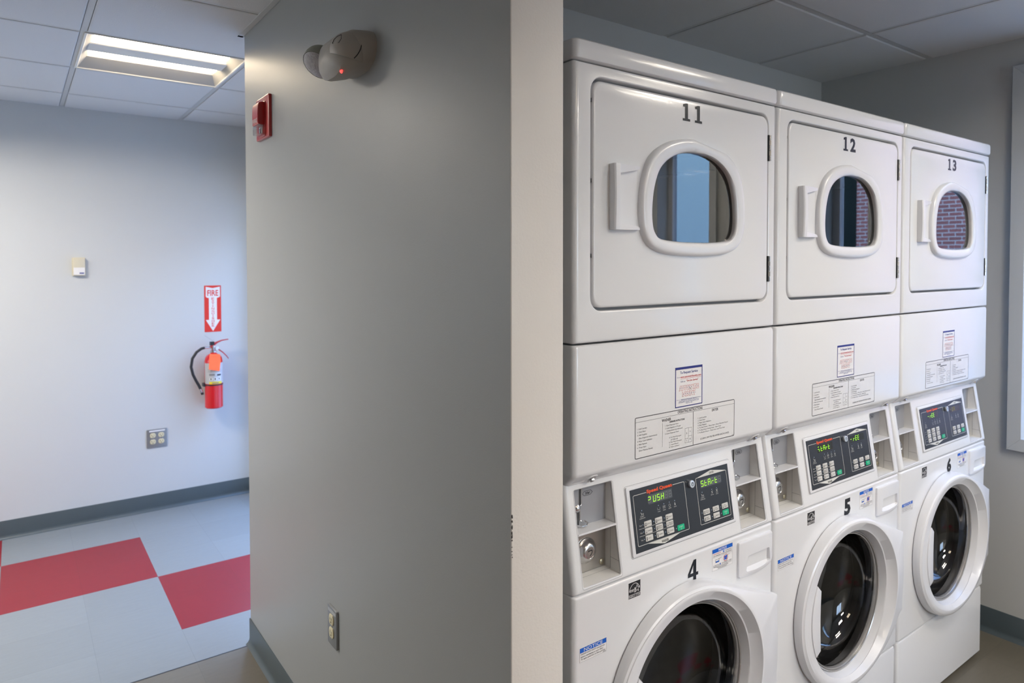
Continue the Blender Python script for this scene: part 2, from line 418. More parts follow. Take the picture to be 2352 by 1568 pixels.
def m_service_sticker():
    b = MB(); u0, u1, v0, v1 = .3048, .4022, 1.1945, 1.2892
    b.slab(rrect(u0, u1, v0, v1, .0006, 2), 0, .0004, STICK)
    n = .0006; b.rect(u0 + .001, u1 - .001, v1 - .0065, v1 - .0008, n, NAVY); b.rect(u0 + .001, u0 + .0035, v0 + .001, v1 - .006, n, NAVY); b.rect(u1 - .0035, u1 - .001, v0 + .001, v1 - .006, n, NAVY); b.rect(u0 + .001, u1 - .001, v0 + .0008, v0 + .003, n, NAVY)
    c = (u0 + u1) / 2
    b.text('To Request Service', c, v1 - .0165, .0055, NAVYT, n, w=.062, bold=.02, align='c')
    b.text('Go to', u0 + .0075, v1 - .0255, .003, NAVYT, n, w=.0095)
    b.text('www.automaticlaundry.com', 0, 0, .0042, REDINK, n, bold=.02, box=(u0 + .0185, u1 - .006, v1 - .0278, v1 - .0218)); b.rect(u0 + .0185, u1 - .006, v1 - .0288, v1 - .0282, n, REDINK)
    b.text('Click on', u0 + .019, v1 - .0365, .0036, NAVYT, n, w=.016); b.text('"On-Line Service"', u0 + .039, v1 - .0360, .0040, REDINK, n, w=.042, bold=.02)
    for t, vv, hh, ww in (('AUTOMATIC', v1 - .0565, .0125, .070), ('LAUNDRY', v1 - .0705, .0120, .048)):
        bx = (c - ww / 2, c + ww / 2, vv, vv + hh)
        b.text(t, 0, 0, 0, PINKINK, n, bold=.10, box=bx); b.text(t, 0, 0, 0, STICK, n + .0002, bold=.045, box=(bx[0] + .0009, bx[1] - .0009, bx[2] + .0009, bx[3] - .0009))
        k = len(t)
        for i in range(k):
            if t[i] in 'TI': continue
            b.disc(bx[0] + ww * (i + .55) / k, vv + hh * .55, .0009, n + .0004, NAVYT, 8)
    b.text('Visit our website for helpful Laundry Tips and Instructions', c, v1 - .0775, .0022, NAVYT, n, w=.086, align='c')
    for i, (t, ww) in enumerate((('This Laundry Premises are Leased to', .055), ('and the Equipment is Owned and Operated by', .070), ('AUTOMATIC LAUNDRY SERVICES CO., INC.', .072), ('1-800-422-1833', .024))):
        b.text(t, c, v0 + .0098 - i * .0 + (.0066 - i * .0030), .0022, NAVYT, n, w=ww, align='c')
    return b
def m_instruction_label():
    b = MB(); u0, u1, v0, v1 = .1760, .5247, 1.0985, 1.1912
    # the label follows the photo: slightly higher at its left edge
    b.slab(rrect(u0, u1, v0, v1, .004, 4), 0, .0003, STICKC)
    n = .0005; b.frame(u0 + .0006, u1 - .0006, v0 + .0006, v1 - .0006, .0016, n, BLACK, .0035)
    hl = v1 - .0118; b.rect(u0 + .002, u1 - .002, hl, hl + .0006, n, BLACK)
    c = (u0 + u1) / 2
    b.text('OPERATING INSTRUCTIONS', c + .008, v1 - .0095, .0062, BLACK, n, w=.088, bold=.015, align='c')
    mx = .3692; b.rect(mx - .0007, mx + .0007, v0 + .002, hl, n, BLACK)
    b.text('WASHER', .2770, v1 - .0215, .0062, BLACK, n, w=.031, bold=.02, align='c'); b.text('DRYER', .4490, v1 - .0200, .0060, BLACK, n, w=.024, bold=.015, align='c')
    b.rect(.2632, .2638, v0 + .0145, hl - .012, n, BLACK)
    b.text('DISPENSER INSTRUCTIONS', .3130, v1 - .0265, .0036, BLACK, n, w=.052, bold=.03, align='c')
    def lines(L, u, v, dv, h, k=.0018):
        for i, (ind, t) in enumerate(L):
            b.text(t, u + ind * .0055, v - dv * i, h, BLACK, n, w=len(t) * k)
    lines([(0, '1. Load Laundry'), (0, '2. Close Door'), (0, '3. Add Supplies'), (1, '(See Dispenser Instructions)'), (0, '4. Make Cycle Selection'), (0, '5. Make Payment'), (0, '6. Press Start'), (1, '(Door Must be Closed)')], .1835, 1.1630, .0069, .0032, .00205)
    lines([(0, '1. Open Dispenser Door'), (0, '2. Load Supplies in Proper'), (1, 'Compartment (as Indicated)'), (0, '3. Close Dispenser Door')], .2725, 1.1580, .0062, .0030, .00205)
    lines([(0, 'A. Pre Wash Detergent'), (1, '(If Offered)'), (0, 'B. Main Wash Detergent'), (0, 'C. Liquid Bleach'), (0, 'D. Fabric Softener')], .2865, 1.1290, .0055, .0028, .00195)
    b.frame(.3402, .3640, 1.1095, 1.1440, .0005, n, BLACK); b.rect(.3520, .3525, 1.1095, 1.1440, n, BLACK); b.rect(.3402, .3520, 1.1190, 1.1195, n, BLACK); b.rect(.3525, .3640, 1.1240, 1.1245, n, BLACK)
    for t, u, v in (('D', .3450, 1.1300), ('A', .3570, 1.1330), ('C', .3450, 1.1125), ('B', .3570, 1.1155)): b.text(t, u, v, .0036, BLACK, n, w=.0028)
    lines([(0, '1. Load Laundry'), (0, '2. Close Door'), (0, '3. Make Cycle Selection'), (0, '4. Make Payment'), (0, '5. To Start Dryer - Press Start - Door Must be Closed'), (0, '6. To Stop Dryer During Cycle - Open Door'), (0, '7. To Restart Dryer - Close Door and Press Start')], .3855, 1.1600, .0059, .0031, .00212)
    b.text('(CLEAN LINT FILTER AFTER EACH LOAD)', .4490, 1.1090, .0037, BLACK, n, w=.108, bold=.01, align='c'); b.text('800235', .5215, 1.1015, .0018, BLACK, n, w=.007, align='r')
    return b
OPL = (.0300, .1370, -.003, .1945); OPR = (.5570, .6610, -.004, .1925)
def m_console():
    b = MB(CONS)
    pillow(b, .003, W - .003, -.0145, .214, -.10, 0, .012, .012, .0050, ENAMEL, hole=[rrect(*OPL, .004, 3), rrect(*OPR, .004, 3)], hdepth=-.004, lip=.002)
    for u0, u1, v0, v1 in (OPL, OPR):    # moulded line around each coin opening and round the panel seat
        b.frame(u0 - .0035, u1 + .0035, v0 - .004, v1 + .001, .0006, .0002, GREYLINE, .005)
    b.frame(.1710, .5390, .0185, .1745, .0008, .0002, GREYLINE, .005)
    b.T = IDM
    YP = .052
    for u0, u1, v0, v1 in (OPL, OPR):
        def P(u, v, y=None):
            q = CONS @ Vector((u, v, -.003)); return (q.x, q.y if y is None else y, q.z)
        zb = .8592; zt = P(0, v1)[2] + .004
        yb, yt = P(0, v0)[1], P(0, v1)[1]
        # walls, floor, roof
        b.add([P(u0, v0), P(u0, v1), (u0, YP, zt), (u0, YP, zb)], [(0, 1, 2, 3)], RECESS)
        b.add([P(u1, v0), P(u1, v1), (u1, YP, zt), (u1, YP, zb)], [(3, 2, 1, 0)], RECESS)
        b.add([P(u0, v0), P(u1, v0), (u1, YP, zb), (u0, YP, zb)], [(0, 1, 2, 3)], RECESS)
        b.add([P(u0, v1), P(u1, v1), (u1, YP, zt), (u0, YP, zt)], [(3, 2, 1, 0)], RECESS)
        # shelf
        b.box(u0, u1, .0165, YP, .9595, .9635, ENAMEL2)
        # joint lines and moulding dots on the right wall and floor
        T0 = b.T; b.T = Matrix.Translation((u1 - .0004, 0, 0)) @ SIDE
        b.rect(-.0345, -.0338, zb + .001, .9590, 0, GREYLINE); b.line([(-.0340, .884), (-.008, .8835)], .0007, 0, GREYLINE)
        for y, z in ((-.022, .944), (-.015, .925), (-.028, .905), (-.013, .905), (-.022, .893), (-.02, .876), (-.014, .872), (-.028, 1.025), (-.037, 1.008), (-.028, .998), (-.045, 1.03)):
            if -y > .012 + (z - .86) * .1650: b.disc(y, z, .0011, .0003, ENAMEL2, 6)
        b.T = IDM
        b.rect(u0, u1, .0335, .0341, zb + .0006, GREYLINE)
        for x, y in ((.02, .02), (.045, .014), (.075, .022), (.09, .012)): b.disc(u0 + x, y, .0011, zb + .0010, ENAMEL2, 6)
    return b
def m_coin_plate():
    """local: u from the opening's left edge; sits on the plane y=.052"""
    b = MB(Matrix.Translation((0, .052, 0)) @ FRONT); w = .107
    b.box(0, w, .9637, 1.0540, -.002, .0005, COINPLATE)
    n = .0012
    # coin slide: slot, bolt, cup
    b.rect(.0300, .0360, 1.006, 1.056, n, CHROMER); b.rect(.0312, .0348, 1.009, 1.056, n + .0003, DARKGAP)
    b.rect(.0250, .0316, .9660, 1.003, n, CHROMER); b.rect(.0262, .0302, .9660, 1.000, n + .0003, DARKGAP)
    b.tube([(.0368, 1.056, .0015), (.0368, 1.014, .0015), (.0352, 1.009, .002), (.030, 1.0065, .002)], .0012, CHROME, 8)
    b.tube([(.0322, 1.000, .0015), (.0322, .978, .0015), (.0345, .975, .003), (.040, .974, .006)], .0012, CHROME, 8)
    b.tube([(.0235, .968, .004), (.030, .9668, .012), (.041, .9672, .014), (.0475, .9705, .010), (.0430, .9745, .004), (.036, .9735, .002)], .0016, CHROME, 8)
    b.lathe(.0250, 1.0035, [(.0085, .0005), (.0085, .003), (.006, .0055), (.0028, .007), (0, .0074)], CHROMER, 20)
    # value hexagon
    hx = [(.040, 1.0315), (.0455, 1.0265), (.0630, 1.0268), (.0685, 1.0318), (.0630, 1.0368), (.0455, 1.0365)]
    b.line(hx + hx[:1], .0007, n, BLACK); b.text('25¢', .0543, 1.0294, .0045, BLACK, n, w=.0125, bold=.02, align='c')
    return b
def m_lock_plate():
    b = MB(Matrix.Translation((0, .052, 0)) @ FRONT); w = .107
    b.box(0, w, .8600, .9590, -.002, .0005, STEEL)
    for z in (.948, .870): b.lathe(.0960, z, [(.0066, .0004), (.0066, .0018), (.0045, .0032), (0, .0036)], BRASS, 18)
    return b
def m_lock_cylinder():
    b = MB(Matrix.Translation((0, .052, 0)) @ FRONT)
    b.lathe(.0500, .9060, [(.0285, .0004), (.0275, .0030), (.0250, .0048), (.0228, .0072), (.0205, .0110), (.0180, .0140), (.0150, .0158), (.0125, .0162), (.0118, .0155), (0, .0155)], CHROMER, 40)
    b.disc(.0500, .9060, .0066, .0157, CHROME, 20)
    b.line([(.0445, .9100), (.0500, .9108), (.0548, .9108)], .0022, .0159, DARKGAP)
    b.line([(.0548, .9112), (.0553, .9070), (.0530, .9025), (.0490, .8998)], .0020, .0159, DARKGAP)
    return b
def m_control_panel():
    b = MB(CONS)
    b.slab(rrect(.1735, .5360, .0215, .1722, .004, 4), 0, .0042, ENAMEL2, .0012)
    b.slab(rrect(.1828, .5262, .0282, .1648, .0008, 2), .0040, .0046, PANELBLK)
    n = .0049
    # washer and dryer printed boxes; each line set is a rounded outline
    def outline(u0, u1, v0, v1, gap=None):
        w = .0011; r = .0035; P = rrect(u0, u1, v0, v1, r, 4); Q = rrect(u0 + w, u1 - w, v0 + w, v1 - w, r - w, 4)
        for i in range(len(P)):
            j = (i + 1) % len(P); a, c, d, e = P[i], P[j], Q[j], Q[i]
            if gap and a[1] > gap[2] and c[1] > gap[2] and abs(a[0] - c[0]) > .02:
                lo, hi = min(a[0], c[0]), max(a[0], c[0]); b.rect(lo, gap[0], v1 - w, v1, n, PRINTW); b.rect(gap[1], hi, v1 - w, v1, n, PRINTW); continue
            b.poly([a, c, d, e], n, PRINTW)
    outline(.1908, .3615, .0415, .1520, (.2330, .3210, .15)); outline(.4020, .5182, .0405, .1512)
    b.poly([(.2225, .0413), (.2745, .0300), (.3283, .0413)][::1], n, PRINTW); b.poly([(.4085, .1512), (.5160, .1512), (.4594, .1608)], n, PRINTW)
    n2 = n + .0002
    b.text('WASHER', .2765, .0335, .0052, BLACK, n2, w=.0235, bold=.02, align='c'); b.text('DRYER', .4625, .1525, .0046, BLACK, n2, w=.0170, bold=.01, align='c')
    b.text('Speed Queen', 0, 0, 0, LOGO, n, bold=.045, box=(.2345, .3188, .1462, .1568))
    for u in (.2673, .2852, .3037, .3219, .2131): b.disc(u, .1155, .0012, n, LED, 8)
    for u in (.4201, .4563, .4745): b.disc(u, .1147, .0012, n, LED, 8)
    def icon(u, v, k):
        w = .0005
        if k == 0: b.line([(u - .004, v + .003), (u - .004, v - .002), (u + .004, v - .002), (u + .004, v + .003)], w, n, PRINTW)
        elif k == 1: b.frame(u - .004, u + .004, v - .0025, v + .003, w, n, PRINTW); b.line([(u - .002, v), (u + .002, v + .001)], .001, n, PRINTW)
        elif k == 2: b.band(circle(u, v, .0033, 14), circle(u, v, .0027, 14), n, PRINTW)
        elif k == 3: b.poly([(u - .002, v - .003), (u + .002, v - .003), (u, v + .004)], n, PRINTW)
        elif k == 4: b.line([(u - .004, v + .003), (u - .001, v), (u - .003, v - .003)], .001, n, PRINTW); b.frame(u + .001, u + .005, v - .003, v + .0005, w, n, PRINTW)
        elif k == 5: b.line([(u + .002, v + .003), (u - .002, v + .001), (u + .002, v - .001), (u - .002, v - .003)], .001, n, PRINTW)
        else: b.line([(u - .003, v - .003), (u + .003, v + .003)], .001, n, PRINTW); b.line([(u + .003, v - .003), (u - .003, v + .003)], .001, n, PRINTW)
    for k, (u, t) in enumerate(((.2673, 'WASH'), (.2852, 'RINSE'), (.3037, 'SPIN'), (.3219, 'DOOR'))): icon(u, .1085, k); b.text(t, u, .1010, .0022, PRINTW, n, w=.009, align='c')
    icon(.2131, .1085, 4); b.text('INSERT', .2131, .1015, .0022, PRINTW, n, w=.0125, align='c'); b.text('COINS/CARD', .2131, .0975, .0022, PRINTW, n, w=.0185, align='c')
    icon(.4201, .1078, 4); b.text('INSERT', .4201, .1010, .0022, PRINTW, n, w=.0125, align='c'); b.text('COINS/CARD', .4201, .0970, .0022, PRINTW, n, w=.0175, align='c')
    icon(.4563, .1082, 5); b.text('DRYING', .4563, .1010, .0022, PRINTW, n, w=.0105, align='c'); icon(.4745, .1090, 6); b.text('COOL', .4745, .1030, .0020, PRINTW, n, w=.008, align='c'); b.text('DOWN', .4745, .0998, .0020, PRINTW, n, w=.009, align='c')
    for v in (.0768, .0612): b.rect(.1985, .3095, v, v + .0006, n, PRINTW)
    for t, v in (('Soil', .0825), ('Cycle', .0670), ('Temp', .0515)): b.text(t, .2012, v, .0030, PRINTW, n, w=.0068)
    for u in (.2122, .2470, .2815):
        for v in (.0845, .0690, .0532): b.disc(u, v, .0012, n, LED, 8)
    b.disc(.3175, .0528, .0012, n, LED, 8)
    for u in (.4115, .4468, .4815):
        for v in (.0675, .0518): b.disc(u, v, .0012, n, LED, 8)
    b.text('803101', .5235, .0305, .0020, PRINTW, n, w=.008, align='r')
    return b
def m_button(lines, kind=0):
    def f():
        b = MB(CONS @ Matrix.Translation((0, 0, .0046))); w, h = .0233, .0124; g = kind == 1
        b.slab(rrect(0, w, 0, h, .0018, 3), 0, .0012, BTNG if g else BTN, .0004); n = .0014
        if g:
            b.text('START', w / 2, .0062, .0030, PRINTW, n, w=.0125, align='c'); b.line([(w / 2 - .001, .0018), (w / 2 - .001, .0045), (w / 2 + .0015, .0045), (w / 2 + .0015, .0018), (w / 2 - .001, .0018)], .0004, n, PRINTW)
        else:
            b.line([(.0040, .0030), (.0040, .0095)], .0018 if kind == 2 else .0007, n, BLACK); b.disc(.0040, .0032, .0014, n, BLACK, 8)
            if kind == 3: b.frame(.0022, .0072, .0030, .0085, .0006, n, BLACK)
            for i, t in enumerate(lines): b.text(t, .0078, (.0048 if len(lines) == 1 else .0068 - i * .0040), .0026, BLACK, n, w=min(.0135, .0030 * len(t)))
        return b
    return f
def m_display(text, dark, big, m=None):
    def f():
        b = MB(CONS @ Matrix.Translation((0, 0, .0046)))
        u0, u1, v0, v1 = (.2368, .3160, .1238, .1443) if big else (.4165, .4957, .1246, .1436)
        b.slab(rrect(u0, u1, v0, v1, .0006, 2), 0, .0004, DISPD if dark else DISP)
        cw = .0092; st = .0131; h = .0138
        for i in range(6):
            ch = text[i] if i < len(text) else ' '
            seg_char(b, ch, u0 + .0018 + i * st - (.004 if i == 0 and ch in 'psf' else 0), v0 + .0030, cw, h, .0006, m or SEG, SEGOFF if not dark else None)
        return b
    return f
def m_power():
    b = MB(CONS @ Matrix.Translation((0, 0, .0046)))
    u, v = .3805, .1425
    b.lathe(u, v, [(.0092, 0), (.0092, .0070), (.0086, .0082)], CHROME, 28)
    b.lathe(u, v, [(.0086, .0082), (.0070, .0086), (0, .0086)], SWFACE, 28)
    b.band([(u + .0044 * cos(radians(a)), v + .0044 * sin(radians(a))) for a in range(0, 360, 15)], [(u + .0032 * cos(radians(a)), v + .0032 * sin(radians(a))) for a in range(0, 360, 15)], .0089, DARKGAP)
    b.rect(u - .0006, u + .0006, v, v + .0050, .0090, DARKGAP)
    return b
DCX, DCZ, HR = .341, .534, .2045
def m_washer_front():
    b = MB()
    pillow(b, .003, W - .003, .2785, .8425, -.10, 0, .012, .012, .0050, ENAMEL, hole=circle(DCX, DCZ, HR, 64), hdepth=-.03)
    return b
def m_drum():
    b = MB(); c = (DCX, DCZ); K = 48
    b.lathe(*c, [(.206, -.028), (.200, -.034), (.185, -.040), (.178, -.055), (.186, -.065), (.205, -.068)], RUBBER, K)
    b.lathe(*c, [(.195, -.066), (.245, -.075), (.250, -.10), (.250, -.45), (.0, -.47)], DRUM, K)
    for i in range(3):
        a = 2 * pi * i / 3 + .25
        r = [(c[0] + .25 * cos(a - .14), c[1] + .25 * sin(a - .14)), (c[0] + .25 * cos(a + .14), c[1] + .25 * sin(a + .14)), (c[0] + .195 * cos(a + .03), c[1] + .195 * sin(a + .03)), (c[0] + .195 * cos(a - .03), c[1] + .195 * sin(a - .03))]
        b.slab(r, -.45, -.10, DRUM)
    return b
def hull_r(a):
    """radius of the door outline: circle .249 joined by tangents to the two wing corners"""
    R0 = .2485; best = R0; ca, sa = cos(a), sin(a)
    for sx, sz in ((1, 1),):
        P1 = (.3475, .1235); P2 = (.3475, -.1320)
    # vertical edge
    if ca > 1e-6:
        r = P1[0] / ca; z = r * sa
        if P2[1] <= z <= P1[1]: return max(best, r)
    for P, s in ((P1, 1), (P2, -1)):
        d = hypot(*P); ph = atan2(P[1], P[0]); th = math.acos(R0 / d); ta = ph + s * th
        t = (R0 * cos(ta), R0 * sin(ta))
        lo, hi = (ph, ta) if s > 0 else (ta, ph)
        if lo <= a <= hi:
            dx, dy = P[0] - t[0], P[1] - t[1]
            den = ca * dy - sa * dx
            if abs(den) > 1e-9: return (t[0] * dy - t[1] * dx) / den
    return best
def m_washer_door():
    b = MB(); K = 144; R = [[] for _ in range(18)]
    angs = sorted([2 * pi * i / K - pi for i in range(K)] + [atan2(.1235, .3475), atan2(-.1320, .3475)])
    Hm = hypot(.3475, .132) - .2485
    for a in angs:
        H = hull_r(a); w = max(0, min(1, (H - .2485) / (Hm * .9))); ca, sa = cos(a), sin(a)
        Nc = .045 + .060 * .232 * ca
        N1 = (1 - w) * (.90 * Nc) + w * .021
        rc = .232; zc = .006
        rc_ = .228; 
        P = [(H - .005, -.002), (H - .0035, .0025), (H, .004), (H, N1 * .55), (H - .0010, N1 * .75), (H - .003, N1 * .91), (H - .0075, N1)]
        rl = max(rc + .004, 0); lo = (H - .0075)
        P += [(lo + (rl - lo) * .5, N1 + (Nc - .0006 - N1) * .5 + (.0012 if w < .1 else 0)), (rl, Nc - .0009), (rc + .0008, Nc), (rc - .0035, Nc - .0003)]
        P += [(.2125, .0338), (.2104, .0325), (.2090, .0290), (.2035, .0150), (.2020, .0095), (.1995, .0080), (.1985, .004)]
        for i, (r, n) in enumerate(P):
            k = zc if i in (8, 9, 10) else (zc * .5 if i in (7, 11) else 0)
            R[i].append((DCX + r * ca, DCZ + r * sa + k, n))
    b.rings(R, ENAMEL2); return b
def m_door_ring():
    b = MB()
    b.lathe(DCX, DCZ, [(.2010, .0085), (.2012, .0120), (.1995, .0138), (.1978, .0125), (.1972, .0080), (.1955, .0072), (.1945, .0095), (.1925, .0098), (.1910, .0060), (.1902, -.003)], GASKET, 96); return b
def m_bowl():
    b = MB()
    b.lathe(DCX, DCZ, [(.1908, .002), (.1885, -.004), (.1865, -.020), (.1780, -.045), (.1600, -.068), (.1300, -.085), (.09, -.097), (.045, -.103), (.012, -.1045)], BOWL, 72, True); return b
def m_door_handle():
    b = MB(); r = .2115; P = []
    z0, z1 = .4390, .6370
    a0 = math.asin((z0 - DCZ) / r); a1 = math.asin((z1 - DCZ) / r)
    L = []
    for i in range(13):
        a = a1 + (a0 - a1) * i / 12; L.append((DCX - r * cos(a), DCZ + r * sin(a)))
    Rr = [(.1735, z0 + .012), (.1712, .500), (.1705, .535), (.1712, .575), (.1738, z1 - .018)]
    out = L + Rr                                # counter-clockwise: down the left, up the right
    b.slab(out, -.002, .0365, ENAMEL2, .0012)
    # bevelled ledge above the pad
    A = L[0]; b.add([(A[0] - .002, A[1] + .002, .0325), (.1738, z1 - .018, .0330), (.1690, z1 - .001, .0040), (A[0] + .004, A[1] + .010, .016)], [(0, 1, 2, 3)], ENAMEL2)
    return b
def m_energy():
    b = MB(); u0, u1, v0, v1 = .1583, .1957, .7944, .8308
    b.slab([(u0, v0), (u1, v0), (u1, v1), (u0, v1)], 0, .0004, STICK); n = .0006
    b.rect(u0 + .0006, u1 - .0006, v0 + .0085, v1 - .0006, n, BLACK); b.rect(u0 + .0006, u1 - .0006, v0 + .0006, v0 + .0076, n, BLACK)
    n += .0002; c = (u0 + u1) / 2
    A = [(c + .0165 * cos(radians(a)), v0 + .0115 + .0205 * sin(radians(a))) for a in range(168, 8, -10)]
    b.line(A, .0011, n, STICK)
    b.text('energy', 0, 0, 0, STICK, n, bold=.0, box=(u0 + .0040, u0 + .0235, v0 + .0115, v0 + .0200))
    sx, sy = u1 - .0112, v0 + .0190; S = []
    for i in range(10):
        rr = .0085 if i % 2 == 0 else .0034; a = radians(90 + 36 * i); S.append((sx + rr * cos(a), sy + rr * sin(a)))
    b.line(S + S[:1], .0010, n, STICK)
    b.text('ENERGY STAR', c, v0 + .0022, .0045, STICK, n, w=.0345, align='c'); return b
def m_notice_soap():
    b = MB(); u0, u1, v0, v1 = .4425, .5206, .7780, .8312
    b.slab([(u0, v0), (u1, v0), (u1, v1), (u0, v1)], 0, .0003, STICK); n = .0005
    b.frame(u0, u1, v0, v1, .0004, n, GREYLINE); b.rect(u0, u1, v1 - .0095, v1, n, NOTB); c = (u0 + u1) / 2; n2 = n + .0002
    b.text('NOTICE', c, v1 - .0078, .0058, STICK, n2, w=.031, bold=.02, align='c')
    b.text('HIGH EFFICIENCY', u0 + .004, v1 - .0143, .0028, REDINK, n2, w=.029); b.disc(c + .004, v1 - .0130, .0025, n2, NOTB, 12); b.text('DETERGENT IS', u1 - .004, v1 - .0143, .0026, BLACK, n2, w=.024, align='r')
    b.text('RECOMMENDED FOR BEST PERFORMANCE', c, v1 - .0190, .0026, BLACK, n2, w=.070, align='c')
    b.rect(u0 + .002, u1 - .002, v1 - .0212, v1 - .0208, n2, GREYLINE)
    b.frame(u0 + .0120, u0 + .0260, v1 - .0345, v1 - .0265, .0006, n2, BLACK); b.rect(u0 + .0126, u0 + .0254, v1 - .0339, v1 - .0310, n2, NOTB); b.line([(u0 + .026, v1 - .0265), (u0 + .036, v1 - .0255)], .0006, n2, BLACK)
    q = (u0 + .0510, v1 - .0305); b.poly([(q[0] - .006, q[1] + .005), (q[0] - .0048, q[1] - .005), (q[0] + .0048, q[1] - .005), (q[0] + .006, q[1] + .005)], n2, NOTB); b.line([(q[0] + .006, q[1] + .005), (q[0] + .016, q[1] + .006)], .0006, n2, BLACK)
    b.band(circle(*q, .0085, 20), circle(*q, .0075, 20), n2 + .0002, REDINK); b.line([(q[0] - .006, q[1] + .006), (q[0] + .006, q[1] - .006)], .0010, n2 + .0002, REDINK)
    b.text('IF USING NON', u0 + .004, v1 - .0420, .0024, BLACK, n2, w=.022); b.disc(u0 + .030, v1 - .0408, .0022, n2, NOTB, 12); b.text('DETERGENT, SUDS', u1 - .004, v1 - .0420, .0024, BLACK, n2, w=.038, align='r')
    for i, t in enumerate(('PROBLEMS MAY OCCUR. USE ONLY 1/2 THE', 'DETERGENT MANUFACTURERS', 'RECOMMENDED AMOUNT')):
        b.text(t, c, v1 - .0455 - i * .0030, .0022, BLACK, n2, w=len(t) * .0019, align='c')
    return b
def m_notice_lock():
    b = MB(); u0, u1, v0, v1 = .0192, .0936, .7045, .7340
    b.slab([(u0, v0), (u1, v0), (u1, v1), (u0, v1)], 0, .0003, STICK); n = .0005
    b.frame(u0, u1, v0, v1, .0004, n, GREYLINE); b.rect(u0 + .0004, u1 - .0004, v1 - .0102, v1 - .0004, n, NOTB); c = (u0 + u1) / 2; n2 = n + .0002
    b.text('NOTICE', c, v1 - .0088, .0070, STICK, n2, w=.052, bold=.0, align='c')
    for i, t in enumerate(('DOOR LOCK LIGHT must go out', 'before attempting to open door.', 'To open, push door in then pull out.')):
        b.text(t, u0 + .003, v1 - .0150 - i * .0052, .0033, BLACK, n2, w=(.066, .062, .068)[i])
    b.text('800261', u1 - .002, v0 + .0012, .0018, BLACK, n2, w=.008, align='r'); return b
def m_drawer():
    b = MB()
    O = [(.5420, .7375), (.545, .7350), (.5700, .7325), (.6100, .7318), (.6450, .7340), (.6680, .7395), (.6790, .7480), (.6818, .7580), (.6812, .8200), (.6785, .8240), (.6750, .8250), (.5460, .8262), (.5410, .8245), (.5392, .8200), (.5390, .7420)]
    Hh = [(.5690, .7485), (.5730, .7450), (.6100, .7420), (.6500, .7445), (.6690, .7490), (.6700, .7530), (.6672, .7830), (.6640, .7850), (.5800, .7850), (.5760, .7830)]
    ring = [[(p[0], p[1], 0) for p in O]] + [[(p[0], p[1], n) for p in inset(O, i)] for i, n in ((0, .004), (.001, .006), (.003, .0070))]
    b.rings(ring, ENAMEL2); b.poly([(p[0], p[1]) for p in ring[-1]], .0070, ENAMEL2, [Hh])
    # scoop: deep at the top, coming forward to the lower lip
    def dep(z): return .0065 - .032 * max(0, min(1, (z - .745) / .034))
    k = len(Hh); b.rings([[(p[0], p[1], .0070) for p in Hh][::-1], [(p[0] + (.6195 - p[0]) * .10, p[1], dep(p[1])) for p in Hh][::-1]], ENAMEL2)
    G = [(p[0] + (.6195 - p[0]) * .10, p[1], dep(p[1])) for p in Hh]; b.add(G, [tuple(range(k))], ENAMEL2)
    b.rect(.5790, .6630, .7815, .7842, -.0225, DARKGAP)
    b.frame(.5372, .6835, .7305, .8282, .0006, .0003, GREYLINE, .008) if False else None
    return b

